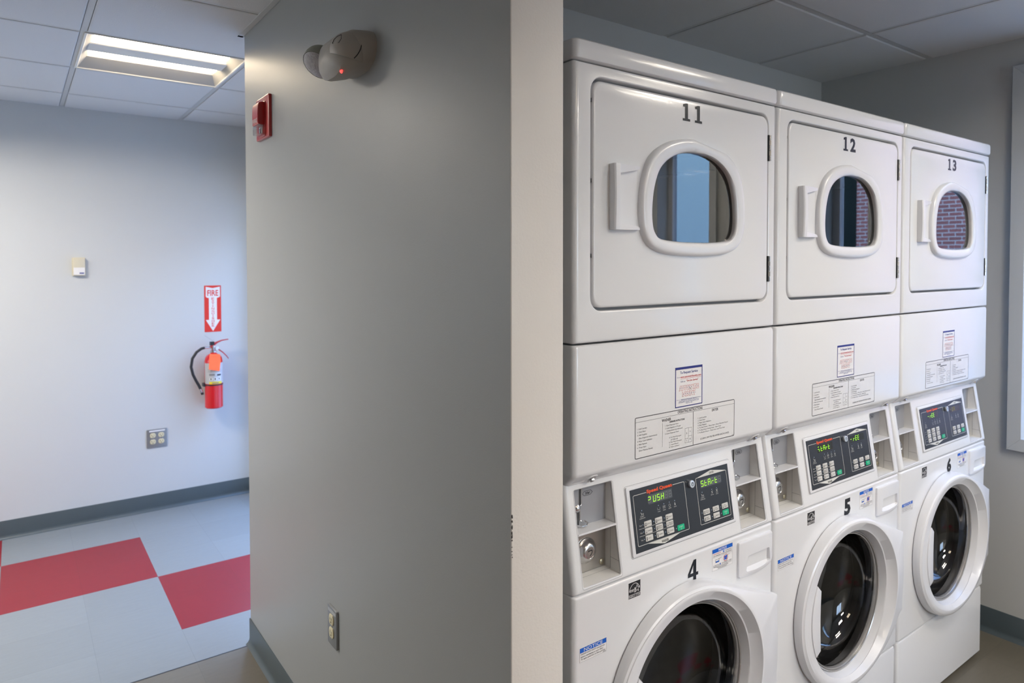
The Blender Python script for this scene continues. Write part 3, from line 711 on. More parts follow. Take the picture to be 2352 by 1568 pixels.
def make_stack(i, dn, wn, wd, dd, label):
    root = empty('stacked_washer_dryer', (W * i, 0, 0)); tag(root, label, 'washer dryer', 'stacked washer dryers in a row')
    P = lambda key, fn, name, par=root: cached(key, fn)(name, par)
    P('cab', m_cabinet, 'cabinet'); P('lid', m_lid, 'top_lid'); P('base', m_base_panel, 'base_panel')
    sp = P('serv', m_service_panel, 'service_panel')
    for u in (.0665, .6330): o = P('screw', m_screw, 'screw', sp); o.location = (u, 0, 0)
    tag(P('svc', m_service_sticker, 'service_sticker', sp), 'blue bordered white service request sticker'); tag(P('ins', m_instruction_label, 'instruction_label', sp), 'black framed operating instructions label')
    P('df', m_dryer_front, 'dryer_front'); P('dtub', m_dryer_tub, 'dryer_drum')
    dr = P('dd', m_dryer_door, 'dryer_door')
    P('dwf', m_window_frame, 'window_frame', dr); tag(P('dgl', m_dryer_glass, 'door_glass', dr), 'dark reflective dryer window'); P('dhn', m_dryer_handle, 'handle', dr)
    for z in (1.7925, 1.4805): o = P('hng', m_hinge, 'hinge', dr); o.location = (.6578, 0, z)
    tag(P('dn' + dn, m_dryer_number(dn), 'number_decal', dr), 'black number %s' % dn)
    con = P('con', m_console, 'control_console')
    for u in (OPL[0], OPR[0]):
        o = P('coinp', m_coin_plate, 'coin_slot_plate', con); o.location = (u, 0, 0)
        o = P('lockp', m_lock_plate, 'lock_plate', con); o.location = (u, 0, 0)
        o = P('lockc', m_lock_cylinder, 'lock_cylinder', con); o.location = (u, 0, 0)
    cp = P('cp', m_control_panel, 'control_panel')
    tag(P('disp%s' % str(wd), m_display(*wd), 'washer_display', cp), 'lit green washer readout'); tag(P('disp%s' % str(dd), m_display(*dd), 'dryer_display', cp), 'lit green dryer readout')
    P('pow', m_power, 'key_switch', cp)
    rows = [(.0780, [('LIGHT', 3), ('MEDIUM', 3), ('HEAVY', 3)]), (.0627, [('NORMAL', 0), ('PERM|PRESS', 3), ('DELICATES|& KNITS', 0)]), (.0470, [('HOT', 2), ('WARM', 2), ('COLD', 0)])]
    for v, L in rows:
        for u, (t, k) in zip((.2158, .2506, .2856), L):
            o = P('b' + t, m_button(t.split('|'), k), 'button', cp); o.location = (u, v * sin(TH), v * cos(TH))
    for v, L in ((.0613, [('HIGH|TEMP', 2), ('LOW|TEMP', 0), ('NO|HEAT', 0)]), (.0456, [('MED|TEMP', 2), ('DELICATE', 0)])):
        for u, (t, k) in zip((.4158, .4508, .4857), L):
            o = P('b' + t, m_button(t.split('|'), k), 'button', cp); o.location = (u, v * sin(TH), v * cos(TH))
    for u, v in ((.3210, .0462), (.4857, .0453)):
        o = P('bst', m_button([], 1), 'button', cp); o.location = (u, v * sin(TH), v * cos(TH)); o['label'] = 'green start button'
    wf = P('wf', m_washer_front, 'washer_front'); P('drum', m_drum, 'washer_drum')
    tag(P('wn' + wn, m_washer_number(wn), 'number_decal', wf), 'black number %s' % wn)
    tag(P('es', m_energy, 'energy_sticker', wf), 'black efficiency rating sticker'); tag(P('ns', m_notice_soap, 'detergent_notice', wf), 'blue headed detergent notice'); tag(P('nl', m_notice_lock, 'door_lock_notice', wf), 'blue headed door lock notice')
    P('drw', m_drawer, 'detergent_drawer')
    wdr = P('wd', m_washer_door, 'washer_door'); P('wr', m_door_ring, 'glass_seal_ring', wdr); tag(P('bowl', m_bowl, 'glass_bowl', wdr), 'dark glass door bowl'); P('wh', m_door_handle, 'handle', wdr)
    return root
make_stack(0, '11', '4', ('pUSH', False, True), ('sStArt'[1:], False, False), 'white stacked washer dryer numbered 11 and 4, nearest, beside the wall end')
make_stack(1, '12', '5', ('stArt', True, True), ('frEE', True, False), 'white stacked washer dryer numbered 12 and 5, middle of the three')
make_stack(2, '13', '6', ('frEE', True, True, None), ('fEA', True, False, SEGDIM), 'white stacked washer dryer numbered 13 and 6, farthest, by the window')

# ------------------------------------------------------------------ room shell
XP, XE = -.1626, -.0366; YE, YF = -.0152, 1.8199; XR = 2.2946; YB = .8237; CZ = 2.4213; YL = 3.747
XL = -3.9; YS = -4.3; XC = .40; XW = XR + .16
def tmat_floor(name, base, var, gx, gy):
    m = bpy.data.materials.new(name); m.use_nodes = True; nt = m.node_tree; N = nt.nodes; L = nt.links; b = N['Principled BSDF']
    tc = N.new('ShaderNodeTexCoord'); sx = N.new('ShaderNodeSeparateXYZ'); L.new(tc.outputs['Object'], sx.inputs[0])
    def mth(op, a, bb=None, c=None):
        n = N.new('ShaderNodeMath'); n.operation = op
        for i, q in enumerate((a, bb, c)):
            if q is None: continue
            if isinstance(q, (int, float)): n.inputs[i].default_value = q
            else: L.new(q, n.inputs[i])
        return n.outputs[0]
    d = []; ids = []
    for ax, g in (('X', gx), ('Y', gy)):
        q = mth('DIVIDE', mth('SUBTRACT', sx.outputs[ax], g), .3048); ids.append(mth('FLOOR', q))
        d.append(mth('ABSOLUTE', mth('SUBTRACT', mth('FRACT', mth('ADD', q, .5)), .5)))
    mn = mth('MINIMUM', d[0], d[1]); seam = mth('LESS_THAN', mn, .0022)
    comb = N.new('ShaderNodeCombineXYZ'); L.new(ids[0], comb.inputs[0]); L.new(ids[1], comb.inputs[1])
    wn = N.new('ShaderNodeTexWhiteNoise'); L.new(comb.outputs[0], wn.inputs['Vector'])
    n1 = N.new('ShaderNodeTexNoise'); n1.inputs['Scale'].default_value = 14; n1.inputs['Detail'].default_value = 6; n1.inputs['Roughness'].default_value = .7
    mp = N.new('ShaderNodeMapping'); mp.inputs['Scale'].default_value = (1, 5, 1); L.new(tc.outputs['Object'], mp.inputs[0]); L.new(mp.outputs[0], n1.inputs['Vector'])
    f = mth('ADD', mth('MULTIPLY', mth('SUBTRACT', n1.outputs['Fac'], .5), var), mth('MULTIPLY', mth('SUBTRACT', wn.outputs[0], .5), var * .35))
    sc = mth('MULTIPLY', mth('ADD', f, 1.), mth('SUBTRACT', 1., mth('MULTIPLY', seam, .22)))
    v = N.new('ShaderNodeVectorMath'); v.operation = 'SCALE'; v.inputs[0].default_value = base; L.new(sc, v.inputs['Scale']); L.new(v.outputs[0], b.inputs['Base Color'])
    b.inputs['Roughness'].default_value = .36; b.inputs['Specular IOR Level'].default_value = .38
    n2 = N.new('ShaderNodeTexNoise'); n2.inputs['Scale'].default_value = 6; n2.inputs['Detail'].default_value = 2; L.new(tc.outputs['Object'], n2.inputs['Vector'])
    bp = N.new('ShaderNodeBump'); bp.inputs['Strength'].default_value = .15; bp.inputs['Distance'].default_value = .004; L.new(n2.outputs['Fac'], bp.inputs['Height']); L.new(bp.outputs[0], b.inputs['Normal'])
    MATS[name] = m; return m
FX, FY, TT = -.3628, 3.3203, .3048
VGREY = tmat_floor('vct_light_grey', (.205, .22, .222), .22, FX, FY); VRED = tmat_floor('vct_red', (.215, .011, .018), .2, FX, FY); VTAN = tmat_floor('vct_tan', (.135, .122, .095), .35, FX, FY + .02)
def build_floor():
    b = MB(IDM); YT = 1.806; B = 2 * TT
    reds = {(0, 0), (1, -1), (-1, 1), (2, -2), (3, -1)}
    xs = sorted({XL, XC + .1, *[FX + k * B for k in range(-6, 6) if XL < FX + k * B < XC]}); ys = sorted({YT, YL + .1, *[FY + k * B for k in range(-3, 3) if YT < FY + k * B < YL + .1]})
    for x0, x1 in zip(xs, xs[1:]):
        for y0, y1 in zip(ys, ys[1:]):
            i = round((((x0 + x1) / 2) - FX) / B - .5) + 1; j = math.floor(((y0 + y1) / 2 - FY) / B) + 1
            b.rect(x0, x1, y0, y1, 0, VRED if (i, j) in reds else VGREY)
    xs = sorted({XL, XW, *[FX + k * B for k in range(-6, 6) if XL < FX + k * B < XW]})
    ys = sorted({YS - .1, YT, *[FY + k * B for k in range(-13, 0) if YS < FY + k * B < YT]})
    lr = {(1, -8), (2, -7), (0, -7), (3, -8), (-1, -8), (-2, -7), (-3, -8)}
    for x0, x1 in zip(xs, xs[1:]):
        for y0, y1 in zip(ys, ys[1:]):
            i = round((((x0 + x1) / 2) - FX) / B - .5) + 1; j = math.floor(((y0 + y1) / 2 - FY) / B) + 1
            b.rect(x0, x1, y0, y1, 0, VRED if (i, j) in lr else VTAN)
    b.line([(-3.9, YT), (XP, YT)], .006, .0006, DARKGAP)
    return b.build('floor', smooth=False)
struct(build_floor())
GX, GY, GT = -.668, 2.757, .6096
FIXT = [(-.668, 2.1474), (1.1608, -1.5102), (.5512, -2.7294), (-1.8872, 2.1474), (-3.1064, 2.1474), (-.058, -3.9486), (-.668, -2.1198)]  # corridor troffer and window-side troffer, then unseen ones added to light the room
def build_ceiling():
    b = MB(IDM); z = CZ; g = .0125
    xs = [GX + k * GT for k in range(-6, 7)]; ys = [GY + k * GT for k in range(-13, 4)]
    def zf(x0, x1, y0, y1, zz, m): b.add([(x0, y0, zz), (x0, y1, zz), (x1, y1, zz), (x1, y0, zz)], [(0, 1, 2, 3)], m)
    for x in xs:
        for y in ys:
            if any(abs(x - a) < .05 and abs(y - c) < .05 for a, c in FIXT): continue
            x0, x1, y0, y1 = max(x + g, XL), min(x + GT - g, XW if y + .3 < YF else XC + .05), max(y + g, YS), min(y + GT - g, YL + .05)
            if x1 - x0 < .02 or y1 - y0 < .02: continue
            e = .006
            lo = [(x0 + e, y0 + e), (x1 - e, y0 + e), (x1 - e, y1 - e), (x0 + e, y1 - e)]; hi = [(x0, y0), (x1, y0), (x1, y1), (x0, y1)]
            b.rings([[(p[0], p[1], z + .008) for p in hi], [(p[0], p[1], z + .002) for p in hi], [(p[0], p[1], z) for p in lo]], TILEC)
            zf(x0 + e, x1 - e, y0 + e, y1 - e, z, TILEC)
    w = .0105
    for x in xs:
        if XL < x < XW: zf(x - w, x + w, YS, YL + .05 if x < XC else YF, z + .0035, TBAR)
    for y in ys:
        if YS < y < YL: zf(XL, XW if y < YF else XC, y - w, y + w, z + .0030, TBAR)
    # back side so no sky leaks in
    for xa, ya, yb in ((XW, YS - .1, YF), (XC + .1, YF, YL + .15)): b.add([(XL - .1, ya, z + .25), (xa, ya, z + .25), (xa, yb, z + .25), (XL - .1, yb, z + .25)], [(0, 1, 2, 3)], TILEC)
    return b.build('ceiling', smooth=False)
struct(build_ceiling())
def wall(name, T, u0, u1, v0, v1, th, holes, m, mj=None, parent=None):
    b = MB(T); O = [(u0, v0), (u1, v0), (u1, v1), (u0, v1)]; hs = [[(a, c), (d, c), (d, e), (a, e)] for a, d, c, e in holes]
    b.poly(O, 0, m, hs); b.poly([p for p in O], -th, m, hs); b.rings([[(p[0], p[1], 0) for p in O], [(p[0], p[1], -th) for p in O]], m)
    for h in hs: b.rings([[(p[0], p[1], 0) for p in h], [(p[0], p[1], -th) for p in h]], mj or m)
    return b.build(name, parent, smooth=False)
TOP = CZ + .25
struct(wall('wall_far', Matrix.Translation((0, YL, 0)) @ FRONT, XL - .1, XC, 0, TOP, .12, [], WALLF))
struct(wall('wall_back', Matrix.Translation((0, YB, 0)) @ FRONT, XE, XR, 0, TOP, .12, [], WALL))
struct(wall('wall_corridor', Matrix.Translation((0, YF, 0)) @ Matrix.Rotation(pi, 4, 'Z') @ FRONT, -XC - .1, -XE, 0, TOP, .12, [], WALL))
WIN = (.0584, .80, .8273, 2.262); WIN6 = (1.50, 1.90, .8273, 2.262); FILLWIN_END = (-3.66, -1.95, .10, 1.95)  # last opening is unseen, added to throw light on the far wall
struct(wall('wall_right', Matrix.Translation((XR, 0, 0)) @ SIDE, -YF, -YS + .1, 0, TOP, .16, [WIN, WIN6], WALL, TRIMP))
struct(wall('added_wall_corridor_end', Matrix.Translation((XC, 0, 0)) @ SIDE, -YL, -YF, 0, TOP, .10, [FILLWIN_END], WALL, TRIMP))  # unseen end wall, set close so its added window lights the far wall
LEFTT = Matrix.Translation((XL, 0, 0)) @ Matrix.Rotation(pi, 4, 'Z') @ SIDE; FILLWIN_LEFT = (2.7, 3.2, .9, 1.9)  # unseen left window, added as fill light for the corridor
struct(wall('wall_left', LEFTT, YS - .1, YL + .1, 0, TOP, .12, [FILLWIN_LEFT], WALL, TRIMP))
FILLWIN_REAR = (-1.5, -.5, 1.1, 2.1)  # unseen rear window, added to light the laundry side
struct(wall('wall_front', Matrix.Translation((0, YS, 0)) @ Matrix.Rotation(pi, 4, 'Z') @ FRONT, -XR, -XL, 0, TOP, .16, [FILLWIN_REAR], WALL, TRIMP))
def build_partition():
    b = MB(IDM); r = .0035
    P = rrect(XP, XE, YE, YF, r, 3); k = len(P)
    R = [[(p[0], p[1], z) for p in P] for z in (0, TOP)]
    F = []
    for j in range(k):
        a = P[j]; c = P[(j + 1) % k]; my = (a[1] + c[1]) / 2
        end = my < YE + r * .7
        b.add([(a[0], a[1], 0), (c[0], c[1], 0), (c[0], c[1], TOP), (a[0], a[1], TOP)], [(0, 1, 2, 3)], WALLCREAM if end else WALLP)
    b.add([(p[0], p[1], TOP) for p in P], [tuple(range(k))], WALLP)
    # paint chips on the corner bead and faint smudges on the end face
    random.seed(8)
    for i in range(26):
        z = 1.055 - .085 * random.random() ** 1.3; w = .0010 + .0014 * random.random(); h = .0015 + .005 * random.random()
        x = XP + .0006 + .0008 * random.random()
        b.add([(x, YE - .0003 + (.0012 if x < XP + .001 else 0), z), (x + w, YE - .0004, z + .0004), (x + w * .8, YE - .0004, z + h), (x, YE - .0003 + .001, z + h * .8)], [(0, 1, 2, 3)], BLACK)
    for x, z, s in ((-.135, 1.031, .0009), (-.1325, 1.037, .0006), (-.139, .945, .001), (-.128, .80, .0006)):
        b.add([(x, YE - .0003, z), (x + s, YE - .0003, z), (x + s, YE - .0003, z + s), (x, YE - .0003, z + s)], [(0, 1, 2, 3)], GREYLINE)
    return b.build('wall_middle', ang=25)
struct(build_partition())
def baseboard(name, T, u0, u1):
    b = MB(T); prof = [(.1016, 0), (.1016, .0025), (.0995, .0035), (.022, .0035), (.014, .005), (.006, .010), (.001, .0165), (0, .018), (0, 0)]
    b.rings([[(u, v, n) for v, n in prof] for u in (u0, u1)], BASEB, True, True); return struct(b.build(name, ang=50))
baseboard('baseboard_far', Matrix.Translation((0, YL, 0)) @ FRONT, XL, XC)
baseboard('baseboard_right', Matrix.Translation((XR, 0, 0)) @ SIDE, -YB, -YS)
baseboard('baseboard_middle', Matrix.Translation((XP, 0, 0)) @ SIDE, -YF - .003, -YE + .003)
baseboard('baseboard_middle_end', Matrix.Translation((0, YE, 0)) @ FRONT, XP - .003, XE + .003)
baseboard('baseboard_corridor', Matrix.Translation((0, YF, 0)) @ Matrix.Rotation(pi, 4, 'Z') @ FRONT, -XC, -XP)
def ctrim(name, P):
    b = MB(IDM)
    for a, c in P: b.box(min(a[0], c[0]), max(a[0], c[0]), min(a[1], c[1]), max(a[1], c[1]), CZ - .0015, CZ + .004, TBAR)
    return struct(b.build(name, smooth=False))
ctrim('trim_1', [((XP - .020, YE - .0), (XP - .001, YF + .02)), ((XP - .02, YF + .001), (XC, YF + .02))])
# window with casing
def window(name, T, w, casing=.05, mull=(), pane_n=-.10, pm=None):
    pm = pm or PANE
    u0, u1, v0, v1 = w; b = MB(T); c = casing
    if c:
        for P in ([(u0 - c, v0 - c), (u1 + c, v0 - c), (u1, v0), (u0, v0)], [(u1 + c, v0 - c), (u1 + c, v1 + c), (u1, v1), (u1, v0)], [(u1 + c, v1 + c), (u0 - c, v1 + c), (u0, v1), (u1, v1)], [(u0 - c, v1 + c), (u0 - c, v0 - c), (u0, v0), (u0, v1)]):
            b.slab(P, 0, .020, TRIMP, .0012)
    f = struct(b.build(name, ang=20))
    s = MB(T); t = .035
    for a in ((u0, u1, v0, v0 + t), (u0, u1, v1 - t, v1), (u0, u0 + t, v0 + t, v1 - t), (u1 - t, u1, v0 + t, v1 - t)): s.box(*a, pane_n - .02, pane_n + .02, SASH)
    for m in mull: s.box(m - .022, m + .022, v0 + t, v1 - t, pane_n - .02, pane_n + .02, SASH)
    s.build('sash', f)
    p = MB(T); p.rect(u0, u1, v0, v1, pane_n, pm); p.build('pane', f)
    return f
SASH = mat('sash_white', (.72, .74, .76), .4)
window('window_1', Matrix.Translation((XR, 0, 0)) @ SIDE, WIN, .050, mull=(.60,), pm=PANET)
window('window_5', Matrix.Translation((XR, 0, 0)) @ SIDE, WIN6, .050, pm=PANET)
window('fill_window_end', Matrix.Translation((XC, 0, 0)) @ SIDE, FILLWIN_END, .050, mull=())  # added fill window at the corridor end, out of view
window('fill_window_rear', Matrix.Translation((0, YS, 0)) @ Matrix.Rotation(pi, 4, 'Z') @ FRONT, FILLWIN_REAR, .05, mull=(-1.0,))  # added fill window at the rear, out of view

window('fill_window_left', LEFTT, FILLWIN_LEFT, .05)  # added fill window on the left, out of view
# ------------------------------------------------------------------ ceiling lights
def m_fix_housing():
    b = MB(IDM); L = GT; z = .0; d = .085; w = .012
    # rim flange, sloped sides, top (open towards -z)
    def ring(ins, zz): return [(ins, ins, zz), (ins, L - ins, zz), (L - ins, L - ins, zz), (L - ins, ins, zz)]
    b.rings([ring(.004, .004), ring(.004, -.001), ring(w, -.001), ring(w + .003, .003)], FIXW)
    def ring2(ix, iy, zz): return [(ix, iy, zz), (ix, L - iy, zz), (L - ix, L - iy, zz), (L - ix, iy, zz)]
    b.rings([ring2(w + .003, w + .003, .003), ring2(.045, .105, .036), ring2(.050, .110, .075)], FIXSIDE, False, True)
    return b
def m_fix_bar():
    b = MB(IDM); L = GT; c = L / 2
    P = [(-.066, .030), (-.060, .026), (.060, .026), (.066, .030), (.058, .060), (-.058, .060)]
    b.rings([[(x, c + y, z) for y, z in P] for x in (.020, L - .020)], FIXW, True, True); return b
def m_fix_lamp(s, m):
    def f():
        b = MB(IDM); L = GT; c = L / 2 + s * .125
        R = []
        for x in (.045, L - .045):
            R.append([(x, c + .058 * cos(radians(a)), .052 - .016 * sin(radians(a))) for a in range(0, 181, 20)])
        b.rings(R, m, closed=False)
        b.add([p for r in R for p in (r[0], r[-1])], [(0, 1, 3, 2)], FIXW)
        return b
    return f
FLAB = ['warm recessed square troffer above the corridor by the far wall', 'recessed square troffer over the laundry floor near the window wall', 'added unseen fill troffer over the middle of the laundry floor',
        'added unseen fill troffer second from the left end of the corridor', 'added unseen fill troffer at the left end of the corridor', 'added unseen fill troffer at the rear of the laundry near the added rear window', 'added unseen fill troffer over the passage end in front of the grey wall']
for (x, y), lab in zip(FIXT, FLAB):
    r = empty('ceiling_light', (x, y, CZ)); tag(r, lab, 'ceiling light', 'recessed square ceiling lights')
    cached('fh', m_fix_housing)('housing', r); cached('fb', m_fix_bar)('reflector_bar', r)
    for s in (-1, 1): cached('fl%d%d%d' % (s, x == FIXT[0][0], (x, y) in (FIXT[1], FIXT[6])), m_fix_lamp(s, TUBE if x == FIXT[0][0] else TUBE3 if (x, y) in (FIXT[1], FIXT[6]) else TUBE2))('lamp_diffuser', r)

# ------------------------------------------------------------------ wall things
def at_far(x, z): return empty_at(x, YL, z)
# thermostat
def thermostat():
    r = empty('thermostat', (-.599, YL, 1.4516)); tag(r, 'small beige thermostat box on the pale far wall', 'thermostat')
    b = MB(); b.slab(rrect(-.033, .033, 0, .108, .004, 3), 0, .006, IVORY2, .001); b.slab(rrect(-.028, .030, .004, .105, .004, 3), .006, .024, IVORY2, .004); b.build('housing', r)
    b = MB(); b.rect(-.026, .028, .008, .050, .0242, STICK); b.rect(.002, .024, .014, .021, .0244, NAVYT); tag(b.build('face_label', r), 'white lower cover with blue mark')
    return r
thermostat()
# fire sign
def fire_sign():
    x0, x1, z0, z1 = .0660, .1655, 1.0845, 1.3830; b = MB(); cx = (x0 + x1) / 2
    b.slab([(x0, z0), (x1, z0), (x1, z1), (x0, z1)], 0, .0015, SIGNR); n = .0018
    A = [(cx, z1 - .0165), (.0748, z1 - .0075), (.0748, 1.3110), (.0835, 1.3110 - .006), (.0925, 1.3030), (.0925, 1.1625), (.0735, 1.1625), (cx, 1.0895), (.1590, 1.1625), (.1400, 1.1625), (.1400, 1.3030), (.1485, 1.3050), (.1590, 1.3110), (.1590, z1 - .0075)]
    b.poly(A, n, SIGNW); n += .0003
    b.text('FIRE', 0, 0, 0, SIGNR, n, bold=.02, box=(.0835, .1490, 1.3165, 1.3540))
    t = 'EXTINGUISHER'; h = (1.3060 - 1.1135) / len(t)
    for i, ch in enumerate(t): b.text(ch, 0, 0, 0, SIGNR, n, bold=.01, box=(cx - (.0075 if ch != 'I' else .0018), cx + (.0085 if ch != 'I' else .0018), 1.3060 - h * (i + 1) + .0025, 1.3060 - h * i))
    o = b.build('fire_sign', smooth=False); o.location = (0, YL, 0)
    return tag(o, 'red and white fire extinguisher arrow sign above the extinguisher', 'sign')
fire_sign()
def extinguisher():
    cx, cy = .0990, .082; r = empty('fire_extinguisher', (cx, YL - cy, .610)); tag(r, 'red fire extinguisher with orange tag hung on the far wall', 'fire extinguisher')
    Z = Matrix.Identity(4)
    b = MB(Z); R = .0525
    prof = [(.0, .0), (R - .006, .0), (R, .006), (R, .298), (R - .004, .318), (R - .014, .334), (R - .030, .343), (.016, .349), (.016, .358)]
    b.rings([[(q * cos(2 * pi * i / 40), q * sin(2 * pi * i / 40), z) for i in range(40)] for q, z in prof], REDX, False, True); b.build('cylinder', r)
    b = MB(Z); Rl = R + .0006
    def arc(a0, a1, z0, z1, rr, m, k=18): b.rings([[(rr * cos(radians(a0 + (a1 - a0) * i / k)), rr * sin(radians(a0 + (a1 - a0) * i / k)), z) for i in range(k + 1)] for z in (z0, z1)], m, closed=False)
    arc(-170, -10, .158, .288, Rl, LABELS)
    arc(-130, -45, .157, .172, Rl + .0004, YELLOW, 10)
    for a in (-118, -92, -66): arc(a - 9, a + 9, .180, .198, Rl + .0005, STICK, 4); arc(a - 4, a + 3, .183, .195, Rl + .0008, BLACK, 3)
    arc(-80, -52, .208, .218, Rl + .0005, BLACK, 5); arc(-130, -95, .210, .222, Rl + .0005, GREYLINE, 5); arc(-112, -70, .161, .165, Rl + .0008, NAVYT, 5)
    for z in (.232, .240, .248): arc(-140, -50, z, z + .0025, Rl + .0004, GREYLINE, 8)
    tag(b.build('label_band', r), 'silver and yellow instruction band')
    b = MB(Z); b.rings([[((R + .0015) * cos(2 * pi * i / 40), (R + .0015) * sin(2 * pi * i / 40), z) for i in range(40)] for z in (.146, .154)], HOSE)
    b.box(-.062, -.045, -.012, .030, .140, .160, HOSE); b.box(-.03, .03, R - .002, cy - .001, .10, .20, HOSE); tag(b.build('bracket_strap', r), 'black holding strap and bracket')
    b = MB(Z)
    b.rings([[(q * cos(2 * pi * i / 20), q * sin(2 * pi * i / 20), z) for i in range(20)] for q, z in ((.019, .352), (.019, .362), (.013, .366), (.013, .392), (.010, .398), (.010, .404))], CHROMER, True, True)
    b.box(-.020, .004, -.012, .012, .398, .420, HOSE); b.tube([(-.014, 0, .384), (-.052, -.002, .384)], .0065, CHROMER, 12); b.disc(0, -.0135, .010, .37, CHROMER) if False else None
    b.tube([(.018, -.016, .378), (.018, -.020, .378)], .011, CHROME, 16); b.build('valve', r)
    def lever(name, P, w0, m=REDL):
        b = MB(Z); R_ = []
        for x, z, w, t in P: R_.append([(x, -w, z - t), (x, w, z - t), (x, w, z + t), (x, -w, z + t)])
        b.rings(R_, m, True, True); return b.build(name, r, ang=60)
    lever('lever', [(-.018, .392, .011, .010), (.002, .402, .011, .010), (.022, .414, .009, .005), (.050, .425, .008, .003), (.088, .429, .007, .0025)], 0)
    lever('carry_handle', [(-.010, .372, .011, .010), (.012, .376, .011, .008), (.028, .370, .009, .005), (.055, .348, .008, .004), (.078, .322, .007, .0035), (.088, .306, .007, .0035)], 0)
    b = MB(Z); b.tube([(-.052, -.002, .384), (-.070, -.003, .380), (-.098, -.004, .360), (-.122, -.004, .322), (-.130, -.004, .270), (-.120, -.002, .222), (-.102, -.002, .180), (-.086, 0, .148), (-.078, 0, .128)], .0085, HOSE, 12)
    b.tube([(-.078, 0, .128), (-.070, 0, .104)], .0075, CHROMER, 12); b.tube([(-.070, 0, .104), (-.066, 0, .090)], .0085, HOSE, 12); tag(b.build('hose', r), 'black discharge hose')
    b = MB(Matrix.Translation((0, -R - .004, 0)) @ FRONT)
    T = [(-.0340, .350), (.0270, .343), (.0300, .300), (.0230, .237), (-.0080, .244), (-.0400, .252), (-.0370, .300)]
    b.slab(T[::-1], 0, .0008, ORANGE)
    for i in range(6): b.line([(-.024 + i * .008, .335 - i * .001), (-.021 + i * .008, .329 - i * .001)], .0010, .0012, REDL)
    tag(b.build('inspection_tag', r), 'bright orange inspection tag')
    b = MB(Z); b.tube([(-.052, 0, .462), (-.020, -.004, .438), (-.003, -.006, .425), (.004, -.006, .433)], .0006, GREYLINE, 5); b.tube([(.0, -.012, .40), (-.01, -.03, .38), (-.008, -.052, .352)], .0007, GREYLINE, 5); b.build('tag_wire', r)
extinguisher()
def outlet_face(b, u, v, n, w=.0165, h=.0145):
    P = [(u + w * cos(t) if abs(w * cos(t)) < w * .97 else u + math.copysign(w * .97, cos(t)), v + max(-h, min(h, w * 1.05 * sin(t)))) for t in [2 * pi * i / 28 for i in range(28)]]
    b.slab(P, 0, n, IVORY, .0006)
    b.rect(u - .0075, u - .0055, v - .001, v + .007, n + .0003, DARKGAP); b.rect(u + .0055, u + .0072, v - .000, v + .0065, n + .0003, DARKGAP); b.disc(u, v - .0070, .0024, n + .0003, DARKGAP, 10)
def outlets():
    r = empty('wall_outlet', (-.2120, YL, .3910)); tag(r, 'steel plate wall outlet with four ivory sockets, low on the far wall', 'outlet')
    b = MB(); b.slab(rrect(-.0550, .0550, 0, .1115, .003, 3), 0, .006, PLATE, .002); b.rect(-.042, .044, .0975, .1055, .0062, STICK)
    for u in (-.0225, .0235): b.lathe(u, .0550, [(.003, .0055), (.003, .007), (0, .0072)], CHROMER, 10)
    b.build('cover_plate', r)
    for u in (-.0225, .0235):
        for v in (.0355, .0745): s = MB(); outlet_face(s, u, v, .0080); s.build('socket', r)
    r = empty('wall_outlet', (XP, .8965, .4035)); tag(r, 'narrow steel plate wall outlet with two ivory sockets on the grey wall', 'outlet')
    b = MB(SIDE); b.slab(rrect(-.0352, .0352, 0, .1140, .003, 3), 0, .0075, PLATE, .0015); b.rect(-.030, .030, .0975, .1075, .0077, STICKG); b.lathe(0, .0590, [(.003, .007), (.003, .0085), (0, .0088)], CHROMER, 10); b.build('cover_plate', r)
    for v in (.0405, .0790): s = MB(SIDE); outlet_face(s, 0, v, .0105, .0172, .0145); s.build('socket', r)
STICKG = mat('grey_label', (.40, .42, .44), .4)
outlets()
def strobe():
    r = empty('fire_alarm_strobe', (XP, 1.5430, 1.9780)); tag(r, 'red fire alarm horn strobe high on the grey wall', 'fire alarm')
    b = MB(SIDE); b.slab(rrect(-.0775, .0775, 0, .1500, .004, 3), 0, .0110, REDP, .002); b.build('back_plate', r)
    b = MB(SIDE)
    b.slab(rrect(-.0420, .0420, .006, .1300, .006, 3), .0105, .0140, REDP, .001)
    # rounded horn body, swelling out towards the lens
    prof = [(.126, .013), (.126, .026), (.122, .033), (.110, .036), (.080, .037), (.050, .036), (.046, .034), (.046, .013)]
    R = [[(u, v, n - (.003 if abs(u) > .035 else 0)) for v, n in prof] for u in (-.0365, -.0345, .0345, .0365)]
    b.rings(R, REDP, True, True); tag(b.build('horn_body', r), 'glossy red horn cover')
    b = MB(SIDE); t = 'FIRE'
    for i, ch in enumerate(t): b.text(ch, 0, 0, 0, PRINTW, .0374, box=(.012 - .0 , .024, .093 - .011 * i, .101 - .011 * i)) if False else None
    b.text('FIRE', 0, 0, 0, PRINTW, .0369, bold=.0, box=(-.028, .028, .0535, .0680)); tag(b.build('fire_lettering', r), 'white raised lettering')
    b = MB(SIDE); b.slab([(-.030, .012), (.030, .012), (.034, .044), (-.034, .044)], .012, .036, CLEARP, .003); tag(b.build('strobe_lens', r), 'clear faceted strobe lens')
    b = MB(SIDE); b.slab([(-.012, .018), (.012, .018), (.014, .040), (-.014, .040)], .012, .020, CHROME, .002); b.build('flash_tube', r)
strobe()
